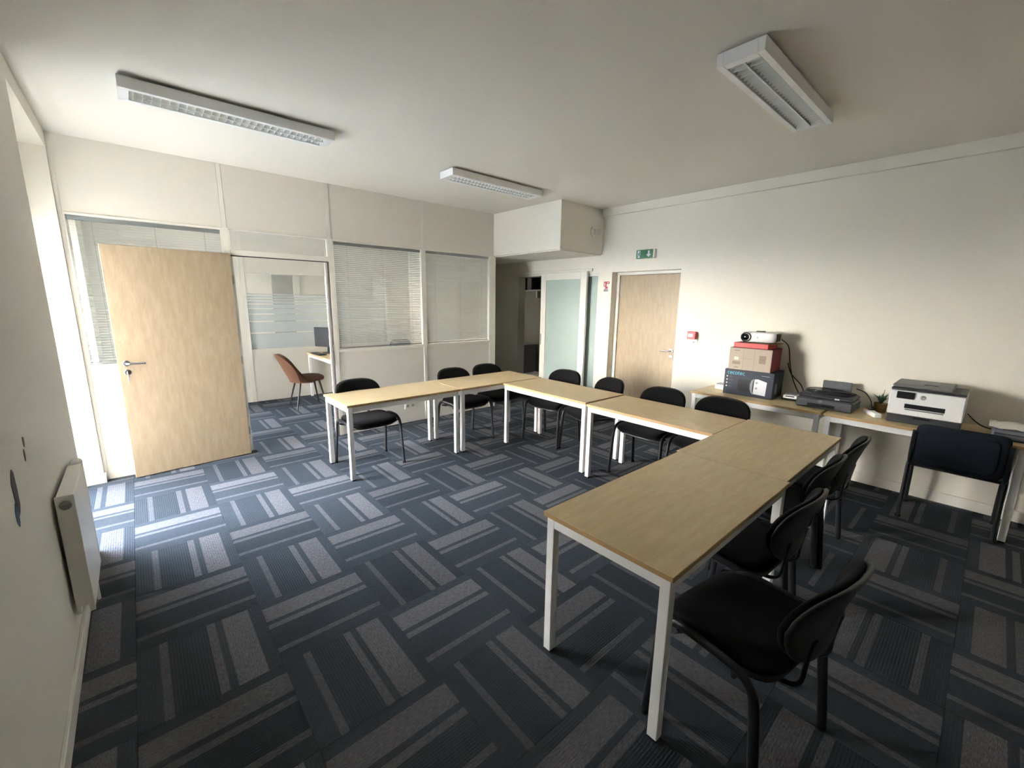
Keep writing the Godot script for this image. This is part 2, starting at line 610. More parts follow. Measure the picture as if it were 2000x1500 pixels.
func build_partition() -> void:
	var w := struct("wall_back", "white modular office partition with windows, blinds and an open doorway", "partition")
	var zb := ZP - 0.07
	var zf := ZP
	var posts := [[XL, -1.165], [-0.1, -0.05], [0.885, 0.935], [2.065, 2.11], [3.19, 3.3]]
	for i in posts.size():
		var p: Array = posts[i]
		if i == 0:
			part("post", G().span(V(p[0], 0, zb), V(p[1], H, zf), 0.002), M.white_frame, w)
		elif i == 4:
			part("post", G().span(V(p[0], 0, zb), V(p[1], 2.28, zf), 0.002), M.white_frame, w)
		else:
			part("post", G().span(V(p[0], 0, zb), V(p[1], 2.29, zf), 0.002), M.white_frame, w)
			var c: float = (p[0] + p[1]) / 2
			part("joint_strip", G().span(V(c - 0.018, 2.29, zb), V(c + 0.018, H, zf - 0.003), 0.002), M.white_frame, w)
	var cols := [[-1.165, -0.1], [-0.05, 0.885], [0.935, 2.065], [2.11, 3.19]]
	for i in 4:
		var c: Array = cols[i]
		var a: float = c[0] if i == 0 else c[0] - 0.005
		var b: float = c[1] + 0.005 if i < 3 else 3.27
		part("panel", G().span(V(a, 2.285, zb + 0.006), V(b, H, zf - 0.009), 0.001), M.panel, w)
		if i == 1:
			part("rail", G().span(V(c[0], 2.035, zb), V(c[1], 2.09, zf), 0.002), M.white_frame, w)
			part("gasket", G().span(V(c[0], 2.028, zb + 0.02), V(c[1], 2.035, zf - 0.004)), M.dark_gasket, w)
			part("gasket", G().span(V(c[1] - 0.007, 0, zb + 0.02), V(c[1], 2.028, zf - 0.004)), M.dark_gasket, w)
			part("jamb", G().span(V(c[1] - 0.03, 0, zb), V(c[1] - 0.007, 2.028, zb + 0.02), 0.002), M.white_gloss, w)
			part("jamb", G().span(V(c[0], 0, zb), V(c[0] + 0.025, 2.028, zb + 0.02), 0.002), M.white_gloss, w)
			part("rail", G().span(V(c[0], 2.275, zb), V(c[1], 2.285, zf), 0.001), M.white_frame, w)
		else:
			part("panel", G().span(V(c[0], 0.0, zb + 0.006), V(c[1], 1.005, zf - 0.009), 0.001), M.panel, w)
			part("rail", G().span(V(c[0], 1.005, zb), V(c[1], 1.04, zf), 0.002), M.white_frame, w)
			part("rail", G().span(V(c[0], 2.265, zb), V(c[1], 2.285, zf), 0.002), M.white_frame, w)
	# strike plate on the door jamb
	part("strike_plate", G().span(V(0.878, 0.86, zf - 0.02), V(0.886, 1.1, zf + 0.001)), M.steel, w)
	# panes
	var names := ["window_2", "window_5", "window_3", "window_4"]
	var labs := ["partition window behind the open wooden door", "narrow transom pane above the open doorway", "partition window with tilted blind next to the doorway", "partition window with closed blind by the passage"]
	for i in 4:
		var c: Array = cols[i]
		var y0 := 2.09 if i == 1 else 1.04
		var y1 := 2.275 if i == 1 else 2.265
		var win := struct(names[i], labs[i], "window")
		part("pane", G().span(V(c[0], y0, zf - 0.014), V(c[1], y1, zf - 0.010)), M.glass, win)
		var bd := G()
		bd.span(V(c[0], y0, zf - 0.012), V(c[0] + 0.012, y1, zf - 0.001), 0.002)
		bd.span(V(c[1] - 0.012, y0, zf - 0.012), V(c[1], y1, zf - 0.001), 0.002)
		part("bead", bd, M.white_frame, win)
	var tilts := [0.12, 0.55, 1.05]
	var blabs := ["white venetian blind with open slats behind the wooden door", "white venetian blind with half-tilted slats next to the doorway", "white venetian blind with nearly closed slats by the passage"]
	var wins := [cols[0], cols[2], cols[3]]
	for i in 3:
		venetian(wins[i][0] + 0.014, wins[i][1] - 0.014, tilts[i], blabs[i])

func venetian(x0: float, x1: float, tilt: float, label: String) -> void:
	var cx := (x0 + x1) / 2
	var z := ZP - 0.038
	var t := thing("venetian_blind", label, "blind", V(cx, 1.045, z), 0.0, "venetian blinds in the partition")
	var w := x1 - x0
	var sl := G()
	var rows := []
	for a in [-1.0, -0.5, 0.0, 0.5, 1.0]:
		var zz: float = a * 0.0125
		var yy: float = (1.0 - a * a) * 0.0022
		rows.append([V(-w / 2, yy, zz), V(w / 2, yy, zz)])
	sl.grid(rows, false, true)
	var sm := sl.mesh()
	var y := 0.035
	while y < 1.175:
		var s := inst("slat", sm, M.slat, t, V(0, y, 0))
		s.rotation.x = tilt
		y += 0.0222
	part("head_rail", G().span(V(-w / 2, 1.185, -0.014), V(w / 2, 1.217, 0.014), 0.002), M.headrail, t)
	part("bottom_rail", G().span(V(-w / 2, 0.003, -0.011), V(w / 2, 0.018, 0.011), 0.003), M.headrail, t)
	for fx in [-0.36, 0.03, 0.38]:
		part("ladder_cord", G().tube([V(fx * w, 0.01, 0.0135), V(fx * w, 1.19, 0.0135)], 0.0009, 5), M.cord, t)
		part("ladder_cord", G().tube([V(fx * w, 0.01, -0.0135), V(fx * w, 1.19, -0.0135)], 0.0009, 5), M.cord, t)

func lever_handle(parent: Node3D, at: Vector3, b: Basis, dir := 1.0) -> void:
	# local: z out of the leaf, x along the lever
	var h := Node3D.new()
	h.name = "handle"
	h.transform = Transform3D(b, at)
	parent.add_child(h, true)
	var rz := G()
	rz.xf = Transform3D(Basis(Vector3.RIGHT, PI / 2), Vector3.ZERO)
	rz.lathe([Vector2(0.0, 0.0), Vector2(0.026, 0.0), Vector2(0.026, 0.007), Vector2(0.022, 0.009), Vector2(0.0, 0.009)], Vector3.ZERO, 20)
	part("rosette", rz, M.steel, h)
	part("lever", G().tube(curve([V(0, 0, 0.006), V(0, 0, 0.04), V(0.012 * dir, 0, 0.052), V(0.04 * dir, 0, 0.054), V(0.125 * dir, 0.0, 0.054)], 5), 0.0095, 10), M.steel, h)
	var r2 := G()
	r2.xf = Transform3D(Basis(Vector3.RIGHT, PI / 2), V(0, -0.078, 0))
	r2.lathe([Vector2(0.0, 0.0), Vector2(0.025, 0.0), Vector2(0.025, 0.006), Vector2(0.02, 0.008), Vector2(0.0, 0.008)], Vector3.ZERO, 20)
	part("lock_rosette", r2, M.steel, h)
	part("lock_cylinder", G().box(V(0, -0.081, 0.012), V(0.011, 0.026, 0.012), 0.003), M.steel, h)

func build_doors() -> void:
	# open beech door, folded back in front of the partition
	var a := V(-0.06, 0, -2.127)
	var b := V(-0.982, 0, -2.045)
	var d := b - a
	var wd := d.length()
	var t := struct("door_1", "pale wooden door standing open against the partition", "door", a)
	t.rotation.y = atan2(-d.z, d.x)
	# local x runs from hinge to free edge; room side is local -z
	part("leaf", G().span(V(0.0, 0.008, -0.0), V(wd, 2.045, 0.04), 0.002), M.door_wood, t)
	for hy in [0.25, 1.0, 1.8]:
		part("hinge", G().tube([V(-0.008, hy - 0.04, 0.02), V(-0.008, hy + 0.04, 0.02)], 0.008, 8), M.steel, t)
	var bas := Basis(V(-1, 0, 0), V(0, 1, 0), V(0, 0, -1))
	lever_handle(t, V(wd - 0.055, 1.05, -0.0), bas)
	var key := part("key", G().box(V(0, -0.03, 0), V(0.006, 0.075, 0.002), 0.001).box(V(0, 0.0, -0.012), V(0.012, 0.022, 0.02), 0.002), M.steel, t, V(wd - 0.055, 0.945, -0.026))
	key.set_meta("label", "small key hanging in the lock")
	part("latch_plate", G().span(V(wd - 0.001, 0.93, 0.008), V(wd + 0.001, 1.13, 0.03)), M.steel, t)
	# recessed beech door in the right wall
	var t2 := struct("door_2", "closed pale wooden door recessed in the right wall below the exit sign", "door", V(4.26, 0, -0.183))
	part("leaf", G().span(V(0.0, 0.008, -0.44), V(0.04, 1.995, 0.44), 0.002), M.door_wood, t2)
	part("jamb_lining", G().span(V(-0.128, 0, -0.4925), V(0.07, 2.034, -0.4915)), M.wall_paint, t2)
	part("door_frame", G().span(V(-0.02, 0, -0.4915), V(0.05, 2.0, -0.443), 0.003).span(V(-0.02, 0, 0.443), V(0.05, 2.0, 0.492), 0.003).span(V(-0.02, 1.998, -0.4915), V(0.05, 2.034, 0.492), 0.003), M.white_frame, t2)
	part("backing", G().span(V(0.045, 0, -0.49), V(0.068, 2.0, 0.49)), M.store_wall_dimmed, t2)
	var b2 := Basis(V(0, 0, 1), V(0, 1, 0), V(-1, 0, 0))
	lever_handle(t2, V(-0.0, 1.035, 0.385), b2, -1.0)
	part("peephole_slot", G().span(V(-0.001, 1.838, -0.02), V(0.002, 1.842, 0.06)), M.scuff_grey, t2)
	# sliding frosted door and side light
	var t3 := struct("door_3", "white framed sliding door with frosted glass pane by the passage", "door", V(4.09, 0, -1.52))
	var sf := G()
	sf.span(V(-0.02, 0.012, -0.455), V(0.02, 2.06, -0.345), 0.003)
	sf.span(V(-0.02, 0.012, 0.345), V(0.02, 2.06, 0.455), 0.003)
	sf.span(V(-0.02, 1.955, -0.345), V(0.02, 2.06, 0.345), 0.003)
	sf.span(V(-0.02, 0.012, -0.345), V(0.02, 0.16, 0.345), 0.003)
	part("door_frame", sf, M.white_gloss, t3)
	part("pane", G().span(V(-0.004, 0.16, -0.345), V(0.004, 1.955, 0.345)), M.frosted, t3)
	part("pull_handle", G().span(V(-0.026, 0.95, -0.44), V(-0.02, 1.12, -0.425), 0.002), M.steel, t3)
	smesh("trim_2", "slim track above the frosted sliding door", "trim", G().span(V(4.1, 2.062, -2.6), V(4.129, 2.1, -1.0), 0.003), M.white_frame)
	var w9 := struct("window_9", "narrow frosted side light next to the sliding door", "window")
	part("frame", G().span(V(4.15, 0, -0.925), V(4.22, 2.03, -0.885), 0.002).span(V(4.15, 1.995, -1.9), V(4.22, 2.03, -0.925), 0.002).span(V(4.15, 0, -1.94), V(4.22, 2.03, -1.9), 0.002), M.white_frame, w9)
	part("pane", G().span(V(4.18, 0, -1.9), V(4.188, 1.995, -0.925)), M.frosted, w9)
	smesh("trim_3", "white frame of the dark storeroom opening", "trim", G().span(V(4.112, 0, -2.68), V(4.14, 2.06, -2.56), 0.003), M.white_frame)
	# office rear partition
	var w := struct("wall_office", "white rear partition of the small office with frosted glazing", "partition")
	var z0 := -4.8
	var z1 := -4.72
	part("panel", G().span(V(XL, 0, z0), V(0.43, H, z1)), M.panel, w)
	part("post", G().span(V(0.43, 0, z0), V(0.49, H, z1 + 0.01), 0.002), M.white_frame, w)
	part("panel", G().span(V(0.49, 0, z0), V(1.68, 0.83, z1)), M.panel, w)
	part("panel", G().span(V(0.49, 2.0, z0), V(1.68, H, z1)), M.panel, w)
	part("post", G().span(V(1.68, 0, z0), V(1.74, H, z1 + 0.01), 0.002), M.white_frame, w)
	part("panel", G().span(V(1.74, 0, z0), V(2.74, 0.83, z1)), M.panel, w)
	part("panel", G().span(V(1.74, 2.0, z0), V(2.74, H, z1)), M.panel, w)
	part("post", G().span(V(2.74, 0, z0), V(2.8, H, z1 + 0.01), 0.002), M.white_frame, w)
	part("panel", G().span(V(2.8, 0, z0), V(XR + 0.2, H, z1)), M.panel, w)
	var ys := [0.85, 1.075, 1.09, 1.255, 1.268, 1.37, 1.382, 1.455, 1.467, 1.525, 1.54, 1.573, 1.588, 1.613, 1.628, 1.655, 1.675, 1.69]
	var cs := [[0.49, 1.68, "window_7", "office rear window with graded frosted stripes"], [1.74, 2.74, "window_10", "second office rear window with frosted stripes"]]
	for c in cs:
		var win := struct(c[2], c[3], "window")
		part("pane", G().span(V(c[0], 0.83, -4.765), V(c[1], 2.0, -4.761)), M.glass, win)
		for k in range(0, ys.size(), 2):
			part("film_strip", G().span(V(c[0], ys[k] if k > 0 else 0.83, -4.7605), V(c[1], ys[k + 1], -4.7598)), M.film, win)
	var d4 := struct("door_4", "grey door in the room beyond the office", "door")
	part("leaf", G().span(V(1.4, 0, -7.25), V(1.8, 2.1, -7.2), 0.003), M.jamb_grey, d4)
	part("door_frame", G().span(V(1.8, 0, -7.25), V(1.93, 2.2, -7.19), 0.003), M.white_frame, d4)
# ---------------------------------------------------------------- furniture
func make_table(label: String, at: Vector3, turn: float, L: float, W: float, group: String) -> Node3D:
	# origin at the floor under the centre, length along local x
	var t := thing("table", label, "table", at, turn, group)
	var top := 0.712
	part("tabletop", G().box(V(0, top - 0.011, 0), V(L, 0.022, W), 0.002), M.beech_top, t)
	var eb := G()
	eb.span(V(-L / 2 - 0.0008, top - 0.0205, -W / 2 + 0.002), V(-L / 2 + 0.001, top - 0.0015, W / 2 - 0.002))
	eb.span(V(L / 2 - 0.001, top - 0.0205, -W / 2 + 0.002), V(L / 2 + 0.0008, top - 0.0015, W / 2 - 0.002))
	eb.span(V(-L / 2 + 0.002, top - 0.0205, -W / 2 - 0.0008), V(L / 2 - 0.002, top - 0.0015, -W / 2 + 0.001))
	eb.span(V(-L / 2 + 0.002, top - 0.0205, W / 2 - 0.001), V(L / 2 - 0.002, top - 0.0015, W / 2 + 0.0008))
	part("edge_band", eb, M.beech_edge, t)
	var s := 0.04
	var ix := L / 2 - 0.012
	var iz := W / 2 - 0.012
	for sx in [-1, 1]:
		for sz in [-1, 1]:
			var l := part("leg", G().box(V(0, 0.351, 0), V(s, 0.676, s), 0.002), M.white_metal, t, V(sx * (ix - s / 2), 0, sz * (iz - s / 2)))
			part("foot_cap", G().box(V(0, 0.0065, 0), V(s - 0.004, 0.013, s - 0.004), 0.002), M.rubber, l)
	for sz in [-1, 1]:
		part("rail", G().box(V(0, 0.665, sz * (iz - 0.014)), V(2 * ix - 2 * s, 0.046, 0.026), 0.002), M.white_metal, t)
	for sx in [-1, 1]:
		part("rail", G().box(V(sx * (ix - 0.014), 0.665, 0), V(0.026, 0.046, 2 * iz - 2 * s), 0.002), M.white_metal, t)
	return t

func make_chair(label: String, at: Vector3, turn: float, group: String) -> Node3D:
	# faces local +z
	var t := thing("visitor_chair", label, "chair", at, turn, group)
	for s in [-1.0, 1.0]:
		var pts := curve([V(s * 0.262, 0.012, 0.212), V(s * 0.256, 0.2, 0.198), V(s * 0.25, 0.38, 0.184), V(s * 0.249, 0.44, 0.168), V(s * 0.25, 0.47, 0.125), V(s * 0.254, 0.477, 0.06), V(s * 0.256, 0.474, -0.05), V(s * 0.254, 0.462, -0.115), V(s * 0.252, 0.425, -0.158), V(s * 0.253, 0.36, -0.175), V(s * 0.26, 0.18, -0.196), V(s * 0.264, 0.012, -0.214)], 5)
		var fr := part("side_frame", G().tube(pts, 0.012, 10, 0.0175), M.frame_black, t)
		for e in [pts[0], pts[pts.size() - 1]]:
			part("foot_cap", G().lathe([Vector2(0, 0), Vector2(0.015, 0), Vector2(0.016, 0.02), Vector2(0.0, 0.022)], Vector3.ZERO, 12), M.rubber, fr, V(e.x, 0, e.z))
	for z in [0.12, -0.1]:
		part("cross_bar", G().tube([V(-0.252, 0.438 if z > 0 else 0.43, z), V(-0.2, 0.415, z), V(0.2, 0.415, z), V(0.252, 0.438 if z > 0 else 0.43, z)], 0.009, 8), M.frame_black, t)
	var seat := soft(V(0.232, 0.032, 0.212), 0.55, 0.42, func(p: Vector3) -> Vector3:
		var y := p.y + 0.458
		y -= 0.9 * maxf(0.0, p.z - 0.1) * maxf(0.0, p.z - 0.1)
		y += 0.25 * p.x * p.x + 0.35 * maxf(0.0, -p.z - 0.05) * maxf(0.0, -p.z - 0.05)
		return V(p.x * (1.0 + 0.12 * p.z), y, p.z + 0.005))
	part("seat", seat, M.fabric_black, t)
	var shell := soft(V(0.215, 0.014, 0.195), 0.5, 0.42, func(p: Vector3) -> Vector3:
		return V(p.x, p.y + 0.427 - 0.7 * maxf(0.0, p.z - 0.1) * maxf(0.0, p.z - 0.1), p.z), 6, 24)
	part("seat_shell", shell, M.plastic_black, t)
	# backrest: a curved pad in a plastic shell, leaning back
	var lean := func(p: Vector3) -> Vector3:
		var x := p.x
		var y := p.y
		var z := p.z
		var w := 1.0 - 0.22 * maxf(0.0, -y / 0.15)
		x *= w
		z += 0.75 * x * x - 0.9 * (y + 0.02) * (y + 0.02) + 0.028
		return V(x, 0.665 + y, -0.285 + z - 0.2 * y)
	var rows_pad := func(hx: float, hy: float, hz: float, off: float) -> Geo:
		return soft(V(hx, hz, hy), 0.6, 0.66, func(p: Vector3) -> Vector3:
			return lean.call(V(p.x, -p.z, p.y + off)), 10, 32)
	part("backrest", rows_pad.call(0.232, 0.152, 0.02, 0.016), M.fabric_black, t)
	part("back_shell", rows_pad.call(0.236, 0.157, 0.014, -0.004), M.plastic_black, t)
	for s in [-1.0, 1.0]:
		part("back_bar", G().tube(curve([V(s * 0.105, 0.413, -0.06), V(s * 0.105, 0.406, -0.15), V(s * 0.105, 0.413, -0.205), V(s * 0.105, 0.445, -0.236), V(s * 0.105, 0.52, -0.243), V(s * 0.105, 0.61, -0.256)], 5), 0.012, 8, 0.007), M.frame_black, t)
	return t

func make_navy_chair(at: Vector3, turn: float) -> void:
	var t := thing("mesh_chair", "large dark navy chair with rectangular padded back under the printer table", "chair", at, turn)
	for s in [-1.0, 1.0]:
		var pts := curve([V(s * 0.25, 0.012, 0.2), V(s * 0.25, 0.3, 0.19), V(s * 0.25, 0.42, 0.17), V(s * 0.25, 0.44, 0.1), V(s * 0.25, 0.44, -0.1), V(s * 0.25, 0.43, -0.17), V(s * 0.25, 0.3, -0.19), V(s * 0.25, 0.012, -0.21)], 5)
		var fr := part("side_frame", G().tube(pts, 0.0135, 10), M.frame_black, t)
		for e in [pts[0], pts[pts.size() - 1]]:
			part("foot_cap", G().lathe([Vector2(0, 0), Vector2(0.017, 0), Vector2(0.018, 0.02), Vector2(0.0, 0.022)], Vector3.ZERO, 12), M.rubber, fr, V(e.x, 0, e.z))
		part("back_post", G().tube(curve([V(s * 0.245, 0.42, -0.13), V(s * 0.245, 0.46, -0.2), V(s * 0.245, 0.56, -0.235), V(s * 0.242, 0.72, -0.262)], 5), 0.013, 10), M.frame_black, t)
	part("cross_bar", G().tube([V(-0.25, 0.425, 0.12), V(0.25, 0.425, 0.12)], 0.011, 8), M.frame_black, t)
	part("cross_bar", G().tube([V(-0.25, 0.425, -0.14), V(0.25, 0.425, -0.14)], 0.011, 8), M.frame_black, t)
	part("seat", soft(V(0.235, 0.035, 0.22), 0.5, 0.35, func(p: Vector3) -> Vector3: return p + V(0, 0.46, 0.02)), M.mesh_navy, t)
	var back := func(hx: float, hy: float, hz: float, off: float) -> Geo:
		return soft(V(hx, hz, hy), 0.4, 0.25, func(p: Vector3) -> Vector3:
			var y := -p.z
			return V(p.x, 0.615 + y, -0.25 + p.y + off + 0.4 * p.x * p.x - 0.16 * y), 8, 40)
	part("backrest", back.call(0.238, 0.168, 0.024, 0.004), M.mesh_navy, t)
	part("back_panel", back.call(0.19, 0.125, 0.006, -0.024), M.mesh_navy, t)

func make_velvet_chair(at: Vector3, turn: float) -> void:
	# faces local +z
	var t := thing("velvet_chair", "brown velvet shell chair with dark tapered legs at the office desk", "chair", at, turn)
	part("seat", soft(V(0.225, 0.045, 0.22), 0.6, 0.75, func(p: Vector3) -> Vector3: return p + V(0, 0.445, 0.02)), M.velvet_brown, t)
	var rows := []
	for r in 13:
		var a := float(r) / 12.0
		var row := []
		for c in 25:
			var b := -1.0 + 2.0 * c / 24.0
			var hh := 0.5 * pow(maxf(0.0, 1.0 - pow(absf(b), 2.4)), 0.7)
			var y := 0.40 + a * (hh * 0.8 + 0.03)
			var ang := b * (1.75 - 0.35 * a)
			var rad := 0.225 + 0.03 * a
			var zc := -0.02 - 0.16 * a * (1.0 - absf(b) * 0.3)
			row.append(V(sin(ang) * rad, y, zc + 0.02 - cos(ang) * rad))
		rows.append(row)
	var g := G().grid(rows, false, false)
	# inner face, offset inwards for thickness
	var inner := []
	for r in rows.size():
		var row := []
		for p in rows[r]:
			var q: Vector3 = p
			row.append(V(q.x * 0.84, q.y + 0.004, q.z * 0.86 + 0.012))
		inner.append(row)
	g.grid(inner, false, true)
	g.grid([rows[12], inner[12]], false, false)
	var le := []
	var re := []
	for r in 13:
		le.append([rows[r][0], inner[r][0]])
		re.append([rows[r][24], inner[r][24]])
	g.grid(le, false, true)
	g.grid(re, false, false)
	part("backrest", g, M.velvet_brown, t)
	for sx in [-1.0, 1.0]:
		for sz in [-1.0, 1.0]:
			var rows2 := []
			for k in 2:
				var c := V(sx * 0.13, 0.42, sz * 0.13 + 0.01) if k == 1 else V(sx * 0.21, 0.0, sz * 0.215)
				var rr := 0.016 if k == 1 else 0.009
				var row := []
				for s in 10:
					row.append(c + V(cos(TAU * s / 10) * rr, 0, sin(TAU * s / 10) * rr))
				rows2.append(row)
			part("leg", G().grid(rows2, true, false), M.frame_black, t)

func build_seating() -> void:
	var gt := "beech tables set in a U"
	make_table("beech table at the left end of the row along the partition", V(1.065, 0, -1.035), 0, 1.19, 0.61, gt)
	make_table("beech table at the far corner of the U, along the partition", V(2.27, 0, -1.035), 0, 1.19, 0.61, gt)
	make_table("beech table of the middle row, nearest to the partition", V(2.535, 0, -0.112), PI / 2, 1.19, 0.61, gt)
	make_table("beech table of the middle row, joining the long near table", V(2.495, 0, 1.096), PI / 2, 1.15, 0.61, gt)
	make_table("nearest beech table with its white leg in the foreground", V(1.055, 0, 2.0), 0, 1.22, 0.615, gt)
	make_table("beech table at the near corner of the U, before the right wall", V(2.252, 0, 1.985), 0, 1.165, 0.615, gt)
	var gr := "tables along the right wall"
	make_table("wall table carrying the boxes and the grey printer", V(3.845, 0, 1.415), PI / 2, 1.17, 0.55, gr)
	make_table("wall table carrying the white printer", V(3.845, 0, 2.6), PI / 2, 1.16, 0.55, gr)
	var gc := "black visitor chairs around the tables"
	var c := make_chair("black visitor chair behind the left end table, nearest the open doorway", V(0.805, 0, -1.09), 0.0, gc)
	again(c, "black visitor chair behind the partition row, second from the doorway", V(2.0, 0, -1.13), 0.0)
	again(c, "black visitor chair behind the partition row, next to the passage corner", V(2.535, 0, -1.16), 0.0)
	again(c, "black visitor chair behind the middle row, in front of the frosted sliding door", V(2.76, 0, -0.44), -PI / 2 + 0.08)
	again(c, "black visitor chair turned askew behind the middle row, before the recessed door", V(2.74, 0, 0.145), -PI / 2 - 0.3)
	again(c, "black visitor chair behind the middle row, third from the sliding door", V(2.7, 0, 0.86), -PI / 2)
	again(c, "black visitor chair behind the middle row, in front of the wall table's left end", V(2.71, 0, 1.42), -PI / 2)
	again(c, "nearest black visitor chair, pulled out beside the foreground table leg", V(0.775, 0, 2.44), PI - 0.13)
	again(c, "black visitor chair at the near table, second from the viewer", V(1.325, 0, 2.2), PI - 0.04)
	again(c, "black visitor chair at the near table, third from the viewer", V(1.95, 0, 2.15), PI)
	again(c, "black visitor chair at the near table, farthest, before the right wall", V(2.495, 0, 2.17), PI + 0.02)
	make_navy_chair(V(3.74, 0, 2.855), PI / 2)

# ---------------------------------------------------------------- ceiling lights
func make_light(label: String, at: Vector3) -> void:
	var t := thing("ceiling_light", label, "light fixture", at, 0.0, "louvred fluorescent ceiling lights")
	# origin at the ceiling; hangs 15 mm below it
	var L := 1.2
	var W := 0.225
	var y0 := -0.078
	var y1 := -0.015
	var rim := 0.034
	var hs := G()
	hs.span(V(-L / 2, y1 - 0.003, -W / 2), V(L / 2, y1, W / 2))
	hs.span(V(-L / 2, y0, -W / 2), V(L / 2, y1 - 0.003, -W / 2 + rim), 0.002)
	hs.span(V(-L / 2, y0, W / 2 - rim), V(L / 2, y1 - 0.003, W / 2), 0.002)
	hs.span(V(-L / 2, y0, -W / 2 + rim), V(-L / 2 + 0.05, y1 - 0.003, W / 2 - rim), 0.002)
	hs.span(V(L / 2 - 0.05, y0, -W / 2 + rim), V(L / 2, y1 - 0.003, W / 2 - rim), 0.002)
	part("housing", hs, M.white_metal, t)
	for xx in [-0.4, 0.4]:
		part("mounting_block", G().span(V(xx - 0.05, y1, -0.03), V(xx + 0.05, 0, 0.03)), M.white_metal, t)
	var bladeg := G()
	var bw := (W - 2 * rim) / 2
	bladeg.prism([Vector2(-bw / 2 + 0.006, 0.0), Vector2(bw / 2 - 0.006, 0.0), Vector2(bw / 2 - 0.014, 0.028), Vector2(-bw / 2 + 0.014, 0.028)], -0.0012, 0.0012)
	var bm := bladeg.mesh()
	for k in 2:
		var zc := (-0.5 + k) * bw
		var rf := G()
		var rows := []
		for a in range(0, 13):
			var th := PI * a / 12.0
			rows.append([V(-L / 2 + 0.05, y0 + 0.004 + sin(th) * 0.05, zc - cos(th) * (bw / 2 - 0.003)), V(L / 2 - 0.05, y0 + 0.004 + sin(th) * 0.05, zc - cos(th) * (bw / 2 - 0.003))])
		rf.grid(rows, false, true)
		part("reflector", rf, M.mirror, t)
		part("tube_lamp", G().tube([V(-L / 2 + 0.06, y0 + 0.042, zc), V(L / 2 - 0.06, y0 + 0.042, zc)], 0.008, 10), M.tube_glass, t)
		for i in 26:
			var b := inst("louvre_blade", bm, M.louvre, t, V(-L / 2 + 0.07 + i * (L - 0.14) / 25.0, y0 + 0.003, zc))
			b.rotation.y = PI / 2
	part("centre_strip", G().box(V(0, y0 + 0.003, 0), V(L - 0.1, 0.004, 0.006)), M.louvre, t)

func build_lights() -> void:
	make_light("long louvred ceiling light near the radiator wall", V(-0.15, H, -0.69))
	make_light("louvred ceiling light next to the boxed duct", V(2.17, H, -0.8))
	make_light("louvred ceiling light above the near table, towards the right wall", V(2.11, H, 1.885))

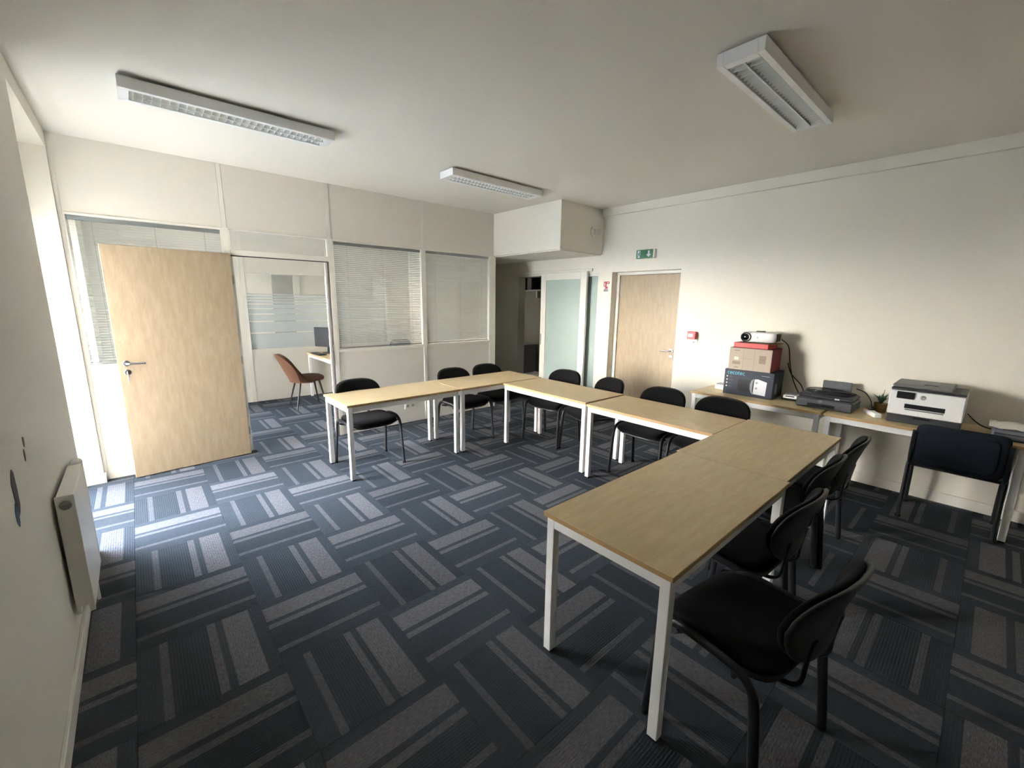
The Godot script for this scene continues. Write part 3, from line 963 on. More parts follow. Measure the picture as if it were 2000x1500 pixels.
# ---------------------------------------------------------------- radiator and wall fittings
func build_fittings() -> void:
	var t := thing("radiator", "white panel radiator on the left wall below the scuffed plaster", "radiator", V(XL, 0, 0.1))
	var z0 := -0.24
	var z1 := 0.24
	var y0 := 0.2
	var y1 := 0.77
	part("front_panel", G().span(V(0.064, y0, z0 + 0.01), V(0.072, y1 - 0.01, z1 - 0.01), 0.003), M.white_gloss, t)
	part("back_panel", G().span(V(0.016, y0, z0 + 0.01), V(0.022, y1 - 0.02, z1 - 0.01), 0.002), M.white_gloss, t)
	part("end_cover", G().span(V(0.012, y0 + 0.03, z1 - 0.012), V(0.073, y1, z1), 0.002).span(V(0.012, y0 - 0.005, z1 - 0.012), V(0.028, y0 + 0.04, z1), 0.002).span(V(0.054, y0 - 0.005, z1 - 0.012), V(0.073, y0 + 0.04, z1), 0.002), M.white_gloss, t)
	part("end_cover", G().span(V(0.012, y0, z0), V(0.073, y1, z0 + 0.012), 0.002), M.white_gloss, t)
	part("top_grille", G().span(V(0.016, y1 - 0.008, z0 + 0.01), V(0.07, y1 - 0.002, z1 - 0.01), 0.002), M.white_gloss, t)
	var pl := G()
	pl.xf = Transform3D(Basis(Vector3.RIGHT, PI / 2), V(0.042, y1 - 0.045, z1))
	pl.lathe([Vector2(0.0, 0), Vector2(0.02, 0), Vector2(0.019, 0.004), Vector2(0.01, 0.005), Vector2(0.007, 0.012), Vector2(0.0, 0.012)], Vector3.ZERO, 18)
	part("bleed_plug", pl, M.jamb_grey, t)
	var vv := G()
	vv.xf = Transform3D(Basis(Vector3.RIGHT, -PI / 2), V(0.042, y1 - 0.012, z0))
	vv.lathe([Vector2(0.0, 0), Vector2(0.016, 0), Vector2(0.018, 0.02), Vector2(0.024, 0.025), Vector2(0.024, 0.075), Vector2(0.02, 0.082), Vector2(0.0, 0.082)], Vector3.ZERO, 18)
	part("thermostat_valve", vv, M.white_gloss, t)
	part("pipe", G().tube([V(0.042, 0.0, z0 + 0.03), V(0.042, y0 + 0.02, z0 + 0.03)], 0.008, 8), M.white_gloss, t)
	for zz in [-0.14, 0.14]:
		part("bracket", G().span(V(0.0, 0.6, zz - 0.02), V(0.016, 0.64, zz + 0.02)), M.white_gloss, t)
	# air vent on the boxed duct
	var av := thing("air_vent", "round white air vent on the front of the boxed duct", "vent", V(3.925, 2.555, -0.86))
	var vg := G()
	vg.xf = Transform3D(Basis(Vector3.RIGHT, PI / 2), Vector3.ZERO)
	vg.lathe([Vector2(0.0, 0.0), Vector2(0.074, 0.0), Vector2(0.074, 0.008), Vector2(0.066, 0.014), Vector2(0.0, 0.014)], Vector3.ZERO, 28)
	part("rim", vg, M.white_frame, av)
	part("louvre_body", G().box(V(0.03, 0, 0.03), V(0.1, 0.075, 0.03), 0.003), M.white_frame, av)
	for k in 6:
		part("louvre", G().box(V(0.03, -0.03 + k * 0.012, 0.047), V(0.092, 0.0035, 0.006)), M.jamb_grey, av)
	# exit sign
	var ex := thing("exit_sign", "green emergency exit sign with running figure and down arrow", "sign", V(XR, 2.236, -0.166))
	part("body", G().span(V(-0.036, -0.054, -0.126), V(0, 0.054, 0.13), 0.003), M.white_frame, ex)
	part("face", G().span(V(-0.039, -0.053, -0.126), V(-0.036, 0.053, 0.108), 0.0), M.exit_green, ex)
	var pg := G()
	# face looks to -x; image right is +z: polygon x -> z
	pg.xf = Transform3D(Basis(V(0, 0, 1), V(0, 1, 0), V(-1, 0, 0)), V(-0.039, 0, -0.009))
	pg.prism([Vector2(0.058, -0.042), Vector2(0.092, -0.004), Vector2(0.07, -0.004), Vector2(0.07, 0.04), Vector2(0.046, 0.04), Vector2(0.046, -0.004), Vector2(0.024, -0.004)], 0, 0.0008)
	part("arrow", pg, M.white_print, ex)
	var dg := G()
	dg.xf = pg.xf
	dg.prism([Vector2(-0.1, -0.042), Vector2(-0.06, -0.042), Vector2(-0.06, 0.042), Vector2(-0.1, 0.042)], 0, 0.0006)
	part("doorway_pictogram", dg, M.white_print, ex)
	var rg := G()
	rg.xf = pg.xf
	rg.prism([Vector2(-0.078, 0.018), Vector2(-0.066, 0.018), Vector2(-0.056, 0.004), Vector2(-0.06, 0.0), Vector2(-0.068, 0.01), Vector2(-0.07, -0.006), Vector2(-0.058, -0.018), Vector2(-0.06, -0.036), Vector2(-0.067, -0.036), Vector2(-0.066, -0.02), Vector2(-0.08, -0.01), Vector2(-0.086, -0.024), Vector2(-0.1, -0.03), Vector2(-0.1, -0.022), Vector2(-0.09, -0.018), Vector2(-0.082, 0.006), Vector2(-0.09, 0.0), Vector2(-0.096, 0.004)], 0.0006, 0.0012)
	var hd := []
	for k in 10:
		hd.append(Vector2(-0.07 + cos(TAU * k / 10) * 0.007, 0.028 + sin(TAU * k / 10) * 0.007))
	rg.prism(hd, 0.0006, 0.0012)
	part("running_figure", rg, M.exit_green, ex)
	# fire alarm call point
	var al := thing("fire_alarm", "red fire alarm call point next to the recessed door", "alarm", V(XR, 1.262, 0.53))
	part("body", G().span(V(-0.055, -0.045, -0.05), V(0, 0.045, 0.05), 0.005), M.alarm_red, al)
	part("glass_label", G().span(V(-0.058, -0.018, -0.036), V(-0.055, 0.02, 0.024), 0.001), M.white_print, al)
	part("print_line", G().span(V(-0.0586, -0.002, -0.02), V(-0.058, 0.003, 0.008)), M.grey_print, al)
	var sw := thing("light_switch", "small white wall switch directly below the fire alarm", "switch", V(XR, 1.182, 0.55))
	part("plate", G().span(V(-0.012, -0.033, -0.042), V(0, 0.033, 0.042), 0.003), M.white_gloss, sw)
	var rk := G()
	rk.xf = Transform3D(Basis(Vector3.BACK, PI / 2), V(-0.012, 0, 0))
	rk.lathe([Vector2(0.0, 0), Vector2(0.016, 0), Vector2(0.015, 0.004), Vector2(0.0, 0.004)], Vector3.ZERO, 16)
	part("rocker", rk, M.jamb_grey, sw)
	# red and white fire notice
	var sg := thing("fire_notice", "small red and white fire notice on the wall strip left of the recessed door", "sign", V(XR, 1.845, -0.755))
	part("plate", G().span(V(-0.003, -0.07, -0.05), V(0, 0.07, 0.05)), M.paper, sg)
	part("red_block", G().span(V(-0.004, 0.0, -0.048), V(-0.003, 0.068, 0.0)).span(V(-0.004, 0.035, 0.0), V(-0.003, 0.068, 0.046)).span(V(-0.004, -0.03, -0.02), V(-0.003, 0.0, 0.02)), M.sign_red, sg)
	part("grey_block", G().span(V(-0.004, -0.066, -0.045), V(-0.003, -0.035, 0.03)), M.grey_print, sg)
	part("flame_mark", G().span(V(-0.0045, 0.01, -0.036), V(-0.004, 0.05, -0.022)).span(V(-0.0045, 0.042, 0.012), V(-0.004, 0.06, 0.03)), M.white_print, sg)
	# socket in the partition
	var so := thing("wall_socket", "white double socket low on the partition behind the tables", "socket", V(1.83, 0.228, ZP - 0.009))
	part("plate", G().span(V(-0.08, -0.042, 0), V(0.08, 0.042, 0.012), 0.003), M.white_gloss, so)
	for sx in [-0.038, 0.038]:
		var sk := G()
		sk.xf = Transform3D(Basis(Vector3.RIGHT, PI / 2), V(sx, 0, 0.0125))
		sk.lathe([Vector2(0.0, 0), Vector2(0.02, 0), Vector2(0.02, 0.0015), Vector2(0.0, 0.0015)], Vector3.ZERO, 18)
		part("outlet", sk, M.jamb_grey, so)

# ---------------------------------------------------------------- things on the wall tables
const TT := 0.712

func build_machines() -> void:
	# microwave carton
	var b := thing("microwave_carton", "dark navy microwave carton at the bottom of the stack", "box", V(3.92, TT, 1.312), 0.05)
	part("carton", G().span(V(-0.17, 0, -0.228), V(0.17, 0.262, 0.228), 0.003), M.navy_box, b)
	var face := Basis(V(0, 0, 1), V(0, 1, 0), V(-1, 0, 0))
	lettering("cecotec", 0.05, 0.001, M.cyan_print, b, V(-0.1712, 0.228, -0.118), face)
	for k in 4:
		var yy := 0.185 - k * 0.034
		part("icon", G().span(V(-0.1712, yy - 0.005, -0.205), V(-0.17, yy + 0.006, -0.193)), M.white_print, b)
		part("text_line", G().span(V(-0.1712, yy + 0.001, -0.18), V(-0.17, yy + 0.005, -0.145)).span(V(-0.1712, yy - 0.007, -0.18), V(-0.17, yy - 0.003, -0.15)), M.navy_print, b)
	part("picture_body", G().span(V(-0.1711, 0.045, -0.09), V(-0.17, 0.17, 0.03)), M.navy_dark, b)
	part("picture_window", G().span(V(-0.1714, 0.06, -0.08), V(-0.1711, 0.155, 0.01)), M.printer_black, b)
	var hg := G()
	hg.xf = Transform3D(face, V(-0.1711, 0, 0))
	hg.prism([Vector2(0.035, 0.05), Vector2(0.025, 0.08), Vector2(0.023, 0.13), Vector2(0.032, 0.165), Vector2(0.05, 0.183), Vector2(0.055, 0.183), Vector2(0.047, 0.15), Vector2(0.046, 0.07), Vector2(0.055, 0.03), Vector2(0.05, 0.03)], 0, 0.0005)
	part("picture_handle", hg, M.grey_print, b)
	var pgo := G()
	pgo.xf = hg.xf
	pgo.prism([Vector2(0.057, 0.035), Vector2(0.168, 0.028), Vector2(0.172, 0.165), Vector2(0.09, 0.188), Vector2(0.06, 0.183)], 0, 0.0004)
	part("picture_panel", pgo, M.white_print, b)
	for yy in [0.15, 0.095]:
		var kn := G()
		kn.xf = hg.xf
		var ks := []
		for q in 12:
			ks.append(Vector2(0.082 + cos(TAU * q / 12) * 0.011, yy + sin(TAU * q / 12) * 0.011))
		kn.prism(ks, 0.0004, 0.0009)
		part("picture_knob", kn, M.grey_print, b)
	part("text_line", G().span(V(-0.1712, 0.222, 0.12), V(-0.17, 0.226, 0.19)), M.grey_print, b)
	part("side_label", G().span(V(-0.1, 0.05, 0.228), V(-0.04, 0.15, 0.2292)), M.grey_print, b)
	# cardboard carton with red side
	var c := thing("cardboard_carton", "tan cardboard carton with a red side, in the middle of the stack", "box", V(3.905, TT + 0.2625, 1.307), 0.04)
	part("carton", G().span(V(-0.155, 0, -0.196), V(0.155, 0.222, 0.194), 0.002), M.carton, c)
	part("red_side", G().span(V(-0.154, 0.001, 0.194), V(0.154, 0.221, 0.1952)), M.carton_red, c)
	part("red_top", G().span(V(-0.154, 0.222, -0.195), V(0.154, 0.2228, 0.194)), M.carton_red, c)
	for zz in [-0.062, 0.042]:
		part("fold_line", G().span(V(-0.1556, 0.004, zz - 0.0012), V(-0.155, 0.218, zz + 0.0012)), M.carton_print, c)
	part("fold_line", G().span(V(-0.1556, 0.118, -0.06), V(-0.155, 0.1205, 0.04)), M.carton_print, c)
	part("paper_label", G().span(V(-0.156, 0.1, -0.145), V(-0.155, 0.13, -0.105)), M.paper, c)
	part("print_block", G().span(V(-0.1557, 0.055, -0.16), V(-0.155, 0.085, -0.085)).span(V(-0.1557, 0.19, -0.15), V(-0.155, 0.2, -0.1)).span(V(-0.1557, 0.02, -0.14), V(-0.155, 0.03, -0.1)), M.carton_print, c)
	part("print_block", G().span(V(-0.1557, 0.08, 0.085), V(-0.155, 0.16, 0.145)), M.carton_print, c)
	# flat red box
	var r := thing("red_box", "flat red shrink-wrapped box under the projector", "box", V(3.905, TT + 0.4858, 1.3), -0.03)
	part("box", G().span(V(-0.12, 0, -0.165), V(0.12, 0.05, 0.16), 0.004), M.red_box, r)
	for k in 5:
		part("wrap_fold", G().tube([V(-0.1205, 0.012 + 0.004 * (k % 2), -0.15 + k * 0.06), V(-0.1205, 0.03, -0.13 + k * 0.06), V(-0.1205, 0.036 - 0.008 * (k % 2), -0.1 + k * 0.06)], 0.0012, 5), M.sign_red, r)
	part("lid_sheet", G().span(V(-0.125, 0.0502, -0.13), V(0.14, 0.053, 0.215)), M.pot_brown, r)
	# projector
	var p := thing("projector", "white projector with a round black lens on top of the box stack", "projector", V(3.9, TT + 0.5392, 1.325), 0.08)
	part("body", soft(V(0.1, 0.052, 0.165), 0.35, 0.3, func(q: Vector3) -> Vector3: return q + V(0, 0.056, 0), 8, 32), M.printer_white, p)
	for sx in [-0.07, 0.07]:
		for sz in [-0.12, 0.12]:
			part("foot", G().box(V(sx, 0.004, sz), V(0.016, 0.008, 0.016), 0.002), M.rubber, p)
	var lg := G()
	lg.xf = Transform3D(Basis(Vector3.BACK, PI / 2), V(-0.092, 0.056, -0.095))
	lg.lathe([Vector2(0.0, 0.004), Vector2(0.034, 0.004), Vector2(0.038, 0.016), Vector2(0.046, 0.02), Vector2(0.048, 0.012), Vector2(0.048, 0.0)], Vector3.ZERO, 28)
	part("lens_ring", lg, M.plastic_black, p)
	var ln := G()
	ln.xf = lg.xf
	ln.lathe([Vector2(0.034, 0.004), Vector2(0.024, 0.012), Vector2(0.01, 0.016), Vector2(0.0, 0.0165)], Vector3.ZERO, 28)
	part("lens", ln, M.lens_black, p)
	part("focus_knob", G().span(V(-0.02, 0.104, -0.03), V(0.04, 0.117, 0.045), 0.005), M.plastic_black, p)
	part("sensor", G().box(V(-0.1, 0.056, 0.01), V(0.004, 0.008, 0.008), 0.001), M.plastic_black, p)
	part("side_grille", G().span(V(-0.04, 0.02, 0.155), V(0.09, 0.096, 0.169), 0.004), M.printer_black, p)
	# small white box beside the carton
	var w := thing("white_device", "small white box standing left of the navy carton", "box", V(3.97, TT, 0.985))
	part("body", G().span(V(-0.06, 0, -0.05), V(0.06, 0.05, 0.05), 0.004), M.printer_white, w)
	part("lid", G().span(V(-0.05, 0.05, -0.04), V(0.05, 0.058, 0.04), 0.002), M.grey_print, w)
	# router between carton and printer
	var rt := thing("router", "white flat router between the navy carton and the grey printer", "router", V(3.98, TT, 1.665), 0.1)
	part("base", G().span(V(-0.1, 0, -0.075), V(0.09, 0.018, 0.06), 0.003), M.printer_black, rt)
	part("body", G().span(V(-0.09, 0.02, -0.065), V(0.08, 0.052, 0.05), 0.004), M.printer_white, rt)
	part("slot", G().span(V(-0.0915, 0.036, -0.045), V(-0.09, 0.046, 0.03)), M.printer_black, rt)
	part("top_panel", G().span(V(-0.07, 0.052, -0.05), V(0.07, 0.055, 0.04), 0.001), M.grey_print, rt)
	# grey inkjet printer
	var q := thing("inkjet_printer", "dark grey inkjet printer with cables coiled on its lid", "printer", V(3.88, TT, 1.975), 0.0)
	part("body", G().span(V(-0.16, 0.0, -0.212), V(0.15, 0.09, 0.212), 0.012), M.printer_grey, q)
	part("scanner_lid", G().span(V(-0.15, 0.092, -0.205), V(0.15, 0.125, 0.205), 0.012), M.printer_dark, q)
	part("output_slot", G().span(V(-0.1615, 0.018, -0.12), V(-0.16, 0.045, 0.085)), M.printer_black, q)
	part("output_tray", G().span(V(-0.19, 0.012, -0.115), V(-0.16, 0.018, 0.08), 0.002), M.printer_grey, q)
	for k in 3:
		var bg := G()
		bg.xf = Transform3D(Basis(Vector3.BACK, PI / 2), V(-0.16, 0.066, -0.18 + k * 0.022))
		bg.lathe([Vector2(0.0, 0), Vector2(0.008, 0), Vector2(0.007, 0.003), Vector2(0.0, 0.003)], Vector3.ZERO, 12)
		part("button", bg, M.printer_top, q)
	logo(q, V(-0.1605, 0.066, -0.025), 0.016, M.printer_top, M.printer_grey)
	part("paper_support", G().span(V(0.13, 0.11, -0.085), V(0.142, 0.225, 0.135), 0.004), M.printer_grey, q)
	part("support_label", G().span(V(0.1285, 0.125, -0.07), V(0.13, 0.145, -0.02)), M.carton, q)
	part("control_strip", G().span(V(-0.152, 0.1, 0.075), V(-0.15, 0.112, 0.11)), M.white_print, q)
	# cable coil on the lid
	var co := thing("cable_coil", "coil of black cables lying on the grey printer", "cable", V(3.85, TT + 0.1255, 1.985))
	for k in 4:
		var pts := []
		for a in 41:
			var th := TAU * a / 40
			pts.append(V(cos(th) * (0.085 + 0.012 * k) + 0.008 * sin(3 * th + k), 0.006 + 0.007 * k + 0.004 * sin(2 * th + k), sin(th) * (0.155 + 0.009 * k) + 0.006 * cos(2 * th + k)))
		part("loop", G().tube(pts, 0.0045, 6), M.cable_black, co)
	part("plug", G().box(V(-0.04, 0.012, -0.1), V(0.03, 0.022, 0.02), 0.004), M.grey_print, co)
	# projector cable down the side of the stack
	var pc := thing("projector_cable", "thin black cable hanging from the projector down behind the cartons", "cable", V(0, 0, 0))
	part("lead", G().tube(curve([V(4.02, 1.29, 1.49), V(4.06, 1.22, 1.55), V(4.07, 1.05, 1.58), V(4.08, 0.9, 1.62), V(4.085, 0.76, 1.69), V(4.085, 0.723, 1.73)], 8), 0.005, 6), M.cable_black, pc)
	part("lead", G().tube(curve([V(4.07, 1.06, 1.56), V(4.08, 0.95, 1.6), V(4.07, 0.85, 1.7), V(4.08, 0.74, 1.745), V(4.085, 0.72, 1.76)], 8), 0.005, 6), M.cable_black, pc)
	# power strip
	var ps := thing("power_strip", "white power strip with a black plug between the two printers", "power strip", V(3.84, TT, 2.3), 0.5)
	part("body", G().span(V(-0.12, 0, -0.026), V(0.1, 0.036, 0.026), 0.005), M.printer_white, ps)
	part("plug", G().lathe([Vector2(0.0, 0), Vector2(0.02, 0), Vector2(0.018, 0.025), Vector2(0.007, 0.04), Vector2(0.005, 0.05), Vector2(0, 0.05)], Vector3.ZERO, 14), M.cable_black, ps, V(0.03, 0.036, 0))
	part("plug_lead", G().tube(curve([V(0.03, 0.08, 0), V(0.035, 0.12, -0.01), V(0.06, 0.18, -0.05), V(0.1, 0.2, -0.1)], 6), 0.0045, 6), M.cable_black, ps)
	part("orange_tag", G().span(V(0.06, 0.036, -0.02), V(0.1, 0.042, 0.02), 0.001), M.orange, ps)
	# small jar with greenery against the wall
	var pl := thing("potted_plant", "small dark potted plant against the wall behind the power strip", "plant", V(4.03, TT, 2.325))
	part("pot", G().lathe([Vector2(0, 0), Vector2(0.04, 0), Vector2(0.048, 0.08), Vector2(0.044, 0.08), Vector2(0.04, 0.07), Vector2(0, 0.07)], Vector3.ZERO, 18), M.pot_brown, pl)
	var rng := RandomNumberGenerator.new()
	rng.seed = 9
	for k in 16:
		var a := rng.randf() * TAU
		var ln2 := 0.05 + rng.randf() * 0.05
		var tip := V(cos(a) * ln2 * 0.7, 0.07 + ln2 * 0.9, sin(a) * ln2 * 0.7)
		var mid := V(cos(a) * ln2 * 0.3, 0.07 + ln2 * 0.6, sin(a) * ln2 * 0.3)
		var sd := V(-sin(a), 0, cos(a)) * 0.014
		part("leaf", G().grid([[V(0, 0.065, 0) - sd * 0.2, V(0, 0.065, 0) + sd * 0.2], [mid - sd, mid + sd], [tip - sd * 0.1, tip + sd * 0.1]], false, false), M.plant_green, pl)
	part("stem", G().tube([V(0.01, 0.06, 0), V(0.015, 0.15, 0.005), V(0.012, 0.2, 0.01)], 0.002, 5), M.plant_green, pl)
	# white office printer
	var o := thing("office_printer", "large white office printer with dark scanner lid", "printer", V(3.885, TT, 2.622), 0.0)
	part("paper_drawer", G().span(V(-0.18, 0, -0.212), V(0.19, 0.066, 0.212), 0.006), M.printer_dark, o)
	part("drawer_grip", G().span(V(-0.183, 0.045, -0.05), V(-0.18, 0.062, 0.045), 0.001), M.printer_black, o)
	part("body", G().span(V(-0.185, 0.068, -0.214), V(0.19, 0.262, 0.214), 0.006), M.printer_white, o)
	part("output_slot", G().span(V(-0.1865, 0.125, -0.115), V(-0.185, 0.16, 0.115)), M.printer_black, o)
	part("output_tray", G().span(V(-0.195, 0.112, -0.11), V(-0.185, 0.122, 0.11), 0.002), M.printer_top, o)
	part("control_panel", G().span(V(-0.2, 0.2, -0.17), V(-0.185, 0.255, -0.065), 0.004), M.printer_black, o)
	logo(o, V(-0.1855, 0.222, -0.015), 0.017, M.headrail, M.printer_white)
	part("scanner_bed", G().span(V(-0.18, 0.264, -0.21), V(0.19, 0.282, 0.21), 0.004), M.printer_dark, o)
	part("scanner_lid", G().span(V(-0.165, 0.284, -0.208), V(0.19, 0.312, 0.14), 0.01), M.printer_top, o)
	part("feeder_slot", G().span(V(-0.1, 0.312, -0.03), V(0.1, 0.3155, 0.05), 0.001), M.printer_black, o)
	# grey bag with papers at the right end
	var bg2 := thing("grey_case", "grey case at the right end of the wall table", "case", V(3.83, TT, 3.08))
	part("case", G().span(V(-0.16, 0, -0.09), V(0.14, 0.07, 0.1), 0.012), M.grey_bag, bg2)
	part("zip", G().span(V(-0.1612, 0.044, -0.08), V(-0.16, 0.05, 0.09)), M.navy_dark, bg2)
	var pa := thing("paper_wrapping", "crumpled white paper lying on the grey case", "paper", V(3.83, TT + 0.0705, 3.07))
	var rows := []
	for i in 9:
		var row := []
		for j in 9:
			row.append(V(-0.17 + i * 0.04, 0.006 + 0.014 * rng.randf() + 0.03 * exp(-pow((i - 3) / 2.5, 2) - pow((j - 4) / 3.0, 2)), -0.1 + j * 0.025))
		rows.append(row)
	part("sheet", G().grid(rows, false, true), M.paper, pa)
	var lead := thing("printer_cable", "black cable running along the table behind the grey case", "cable")
	part("lead", G().tube(curve([V(4.07, 0.8, 2.85), V(4.05, 0.75, 2.9), V(4.02, 0.72, 2.96), V(3.99, 0.718, 3.05), V(3.99, 0.718, 3.12)], 6), 0.004, 6), M.cable_black, lead)
	# low white cabinet past the tables
	var cb := thing("white_cabinet", "low white cabinet at the right edge past the wall tables", "cabinet", V(3.96, 0, 3.62))
	part("body", G().span(V(-0.16, 0.03, -0.36), V(0.15, 0.7, 0.36), 0.003), M.panel, cb)
	part("plinth", G().span(V(-0.14, 0, -0.35), V(0.15, 0.03, 0.35)), M.jamb_grey, cb)
	part("top", G().span(V(-0.17, 0.7, -0.365), V(0.155, 0.72, 0.365), 0.002), M.beech_edge, cb)
	for k in 2:
		var dd := part("cabinet_door", G().span(V(-0.176, 0.04, -0.355 + k * 0.356), V(-0.16, 0.695, -0.003 + k * 0.356), 0.002), M.white_gloss, cb)
		part("handle", G().span(V(-0.19, 0.4, -0.04 + k * 0.07), V(-0.176, 0.5, -0.028 + k * 0.07), 0.002), M.steel, dd)

func logo(parent: Node3D, at: Vector3, r: float, ring: Material, ink: Material) -> void:
	var g := G()
	g.xf = Transform3D(Basis(Vector3.BACK, PI / 2), at)
	g.lathe([Vector2(0.0, 0.0), Vector2(r, 0.0), Vector2(r, 0.0008), Vector2(0.0, 0.0008)], Vector3.ZERO, 24)
	var d := part("badge", g, ring, parent)
	lettering("hp", r * 1.5, 0.0008, ink, d, at + V(-0.0012, 0, 0), Basis(V(0, 0, 1), V(0.25, 1, 0).normalized(), V(-1, 0, 0)).orthonormalized())

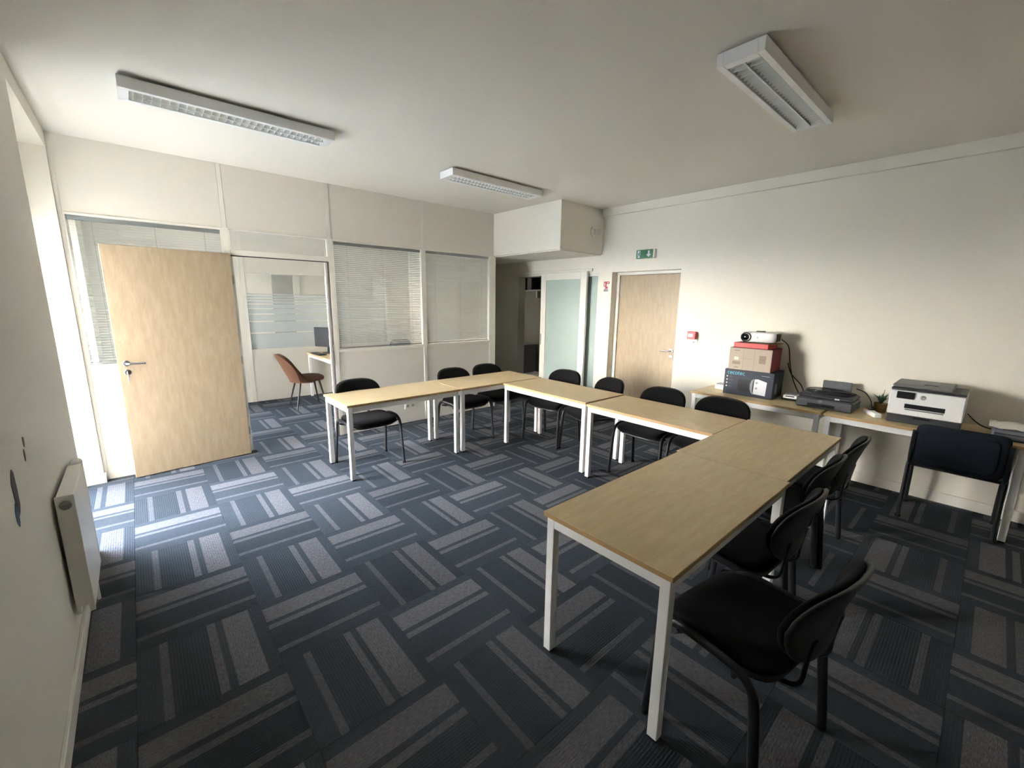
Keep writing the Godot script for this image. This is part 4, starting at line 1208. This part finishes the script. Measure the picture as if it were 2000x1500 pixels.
# ---------------------------------------------------------------- beyond the partition
func build_office() -> void:
	var t := thing("desk", "pale wooden office desk seen through the doorway", "desk", V(1.62, 0, -3.98))
	part("desktop", G().span(V(-0.35, 0.715, -0.7), V(0.35, 0.74, 0.7), 0.002), M.beech_top, t)
	for sx in [-0.32, 0.32]:
		for sz in [-0.66, 0.66]:
			part("leg", G().box(V(sx, 0.357, sz), V(0.035, 0.715, 0.035), 0.002), M.white_metal, t)
	part("rail", G().box(V(-0.32, 0.69, 0), V(0.02, 0.04, 1.28)), M.white_metal, t)
	part("rail", G().box(V(0, 0.69, -0.66), V(0.6, 0.04, 0.02)), M.white_metal, t)
	var m := thing("monitor", "dark computer monitor on the office desk", "monitor", V(1.55, 0.74, -4.4), 0.5)
	# screen faces local -x
	part("base", G().lathe([Vector2(0, 0), Vector2(0.1, 0), Vector2(0.1, 0.01), Vector2(0, 0.014)], Vector3.ZERO, 20), M.monitor_black, m)
	part("neck", G().span(V(-0.01, 0.012, -0.03), V(0.02, 0.2, 0.03), 0.004), M.monitor_black, m)
	part("casing", G().span(V(-0.03, 0.1, -0.27), V(0.0, 0.42, 0.27), 0.006), M.monitor_black, m)
	part("screen", G().span(V(-0.0312, 0.112, -0.258), V(-0.03, 0.408, 0.258)), M.printer_dark, m)
	var k := thing("keyboard", "black keyboard beside the monitor", "keyboard", V(1.345, 0.74, -4.3), 0.05)
	part("case", G().span(V(-0.06, 0, -0.19), V(0.06, 0.014, 0.19), 0.004), M.plastic_black, k)
	for r in 5:
		part("key_row", G().span(V(-0.05 + r * 0.02, 0.014, -0.18), V(-0.034 + r * 0.02, 0.019, 0.18), 0.002), M.printer_dark, k)
	var cb := thing("desk_cables", "black cables dangling below the office desk", "cable")
	part("lead", G().tube(curve([V(1.5, 0.71, -4.1), V(1.48, 0.55, -4.05), V(1.52, 0.35, -4.0), V(1.6, 0.15, -3.9), V(1.6, 0.01, -3.85)], 8), 0.005, 6), M.cable_black, cb)
	part("lead", G().tube(curve([V(1.46, 0.71, -4.15), V(1.5, 0.45, -4.1), V(1.55, 0.3, -4.12), V(1.5, 0.1, -4.0), V(1.45, 0.01, -3.95)], 8), 0.005, 6), M.cable_black, cb)
	make_velvet_chair(V(1.03, 0, -3.92), PI / 2)
	# swivel chair back just showing over the sill of the partition window
	var s := thing("office_chair", "dark grey office chair just showing above the partition window sill", "chair", V(2.55, 0, -3.5), 0.2)
	part("seat", soft(V(0.24, 0.04, 0.23), 0.5, 0.5, func(p: Vector3) -> Vector3: return p + V(0, 0.48, 0)), M.fabric_black, s)
	part("backrest", soft(V(0.21, 0.2, 0.03), 0.35, 0.5, func(p: Vector3) -> Vector3: return p + V(0, 0.77, -0.24)), M.fabric_black, s)
	part("column", G().tube([V(0, 0.06, 0), V(0, 0.45, 0)], 0.025, 12), M.plastic_black, s)
	for q in 5:
		var a := TAU * q / 5
		part("base_arm", G().tube([V(0, 0.09, 0), V(cos(a) * 0.28, 0.06, sin(a) * 0.28)], 0.018, 8), M.plastic_black, s)
		part("castor", soft(V(0.025, 0.03, 0.025), 0.9, 1.0, func(p: Vector3) -> Vector3: return p, 6, 12), M.rubber, s, V(cos(a) * 0.28, 0.03, sin(a) * 0.28))
	part("back_bracket", G().tube(curve([V(0, 0.45, -0.1), V(0, 0.45, -0.25), V(0, 0.6, -0.28)], 5), 0.018, 8), M.plastic_black, s)
	# storeroom
	var sh := thing("storage_shelf", "dark shelf board high on the storeroom wall", "shelf", V(6.05, 1.86, -4.35))
	part("board", G().span(V(-0.15, 0, -0.6), V(0.15, 0.03, 0.6)), M.printer_dark, sh)
	for zz in [-0.39, 0.39]:
		part("bracket", G().span(V(-0.12, -0.15, zz - 0.01), V(0.15, 0, zz + 0.01)), M.steel, sh)
	var b1 := thing("storage_box", "wide black box on the storeroom shelf", "box", V(6.0, 1.89, -4.49))
	part("box", G().span(V(-0.12, 0, -0.14), V(0.12, 0.26, 0.15), 0.004), M.printer_black, b1)
	part("lid", G().span(V(-0.125, 0.26, -0.145), V(0.125, 0.275, 0.155), 0.003), M.printer_black, b1)
	var b2 := thing("storage_box", "narrow black box on the storeroom shelf", "box", V(6.0, 1.89, -4.15))
	part("box", G().span(V(-0.12, 0, -0.07), V(0.12, 0.26, 0.07), 0.004), M.printer_black, b2)
	part("lid", G().span(V(-0.125, 0.26, -0.075), V(0.125, 0.272, 0.075), 0.003), M.printer_black, b2)
	var f := thing("small_fridge", "small grey fridge on the storeroom floor", "fridge", V(5.95, -0.008, -4.42))
	part("body", G().span(V(-0.2, 0.02, -0.22), V(0.22, 0.66, 0.24), 0.006), M.grey_bag, f)
	part("door", G().span(V(-0.23, 0.03, -0.22), V(-0.202, 0.65, 0.24), 0.006), M.grey_bag, f)
	part("plinth", G().span(V(-0.18, 0.0, -0.2), V(0.2, 0.02, 0.2)), M.rubber, f)
# ---------------------------------------------------------------- build
func _ready() -> void:
	var cam := Camera3D.new()
	cam.name = "camera"
	cam.position = V(-0.8263, 1.6266, 2.905)
	cam.basis = Basis.from_euler(Vector3(-0.19225, -0.72363, 0.01421))
	cam.fov = rad_to_deg(2.0 * atan(750.0 / 828.8))
	cam.near = 0.05
	add_child(cam)
	var env := Environment.new()
	var sky := Sky.new()
	var sm := ProceduralSkyMaterial.new()
	sm.sky_top_color = Color(0.47, 0.53, 0.62)
	sm.sky_horizon_color = Color(1.0, 0.965, 0.91)
	sm.ground_bottom_color = Color(0.75, 0.74, 0.71)
	sm.ground_horizon_color = Color(0.88, 0.88, 0.87)
	sm.sky_curve = 0.2
	sm.sky_energy_multiplier = 1.0
	sm.ground_energy_multiplier = 1.0
	sky.sky_material = sm
	env.sky = sky
	env.background_mode = Environment.BG_SKY
	env.tonemap_mode = Environment.TONE_MAPPER_LINEAR
	env.tonemap_exposure = 184.0
	env.sdfgi_enabled = true
	env.ssao_enabled = true
	env.ssil_enabled = true
	var we := WorldEnvironment.new()
	we.name = "world_environment"
	we.environment = env
	add_child(we)
	make_materials()
	build_shell()
	build_floor()
	build_partition()
	build_doors()
	build_seating()
	build_lights()
	build_fittings()
	build_machines()
	build_office()
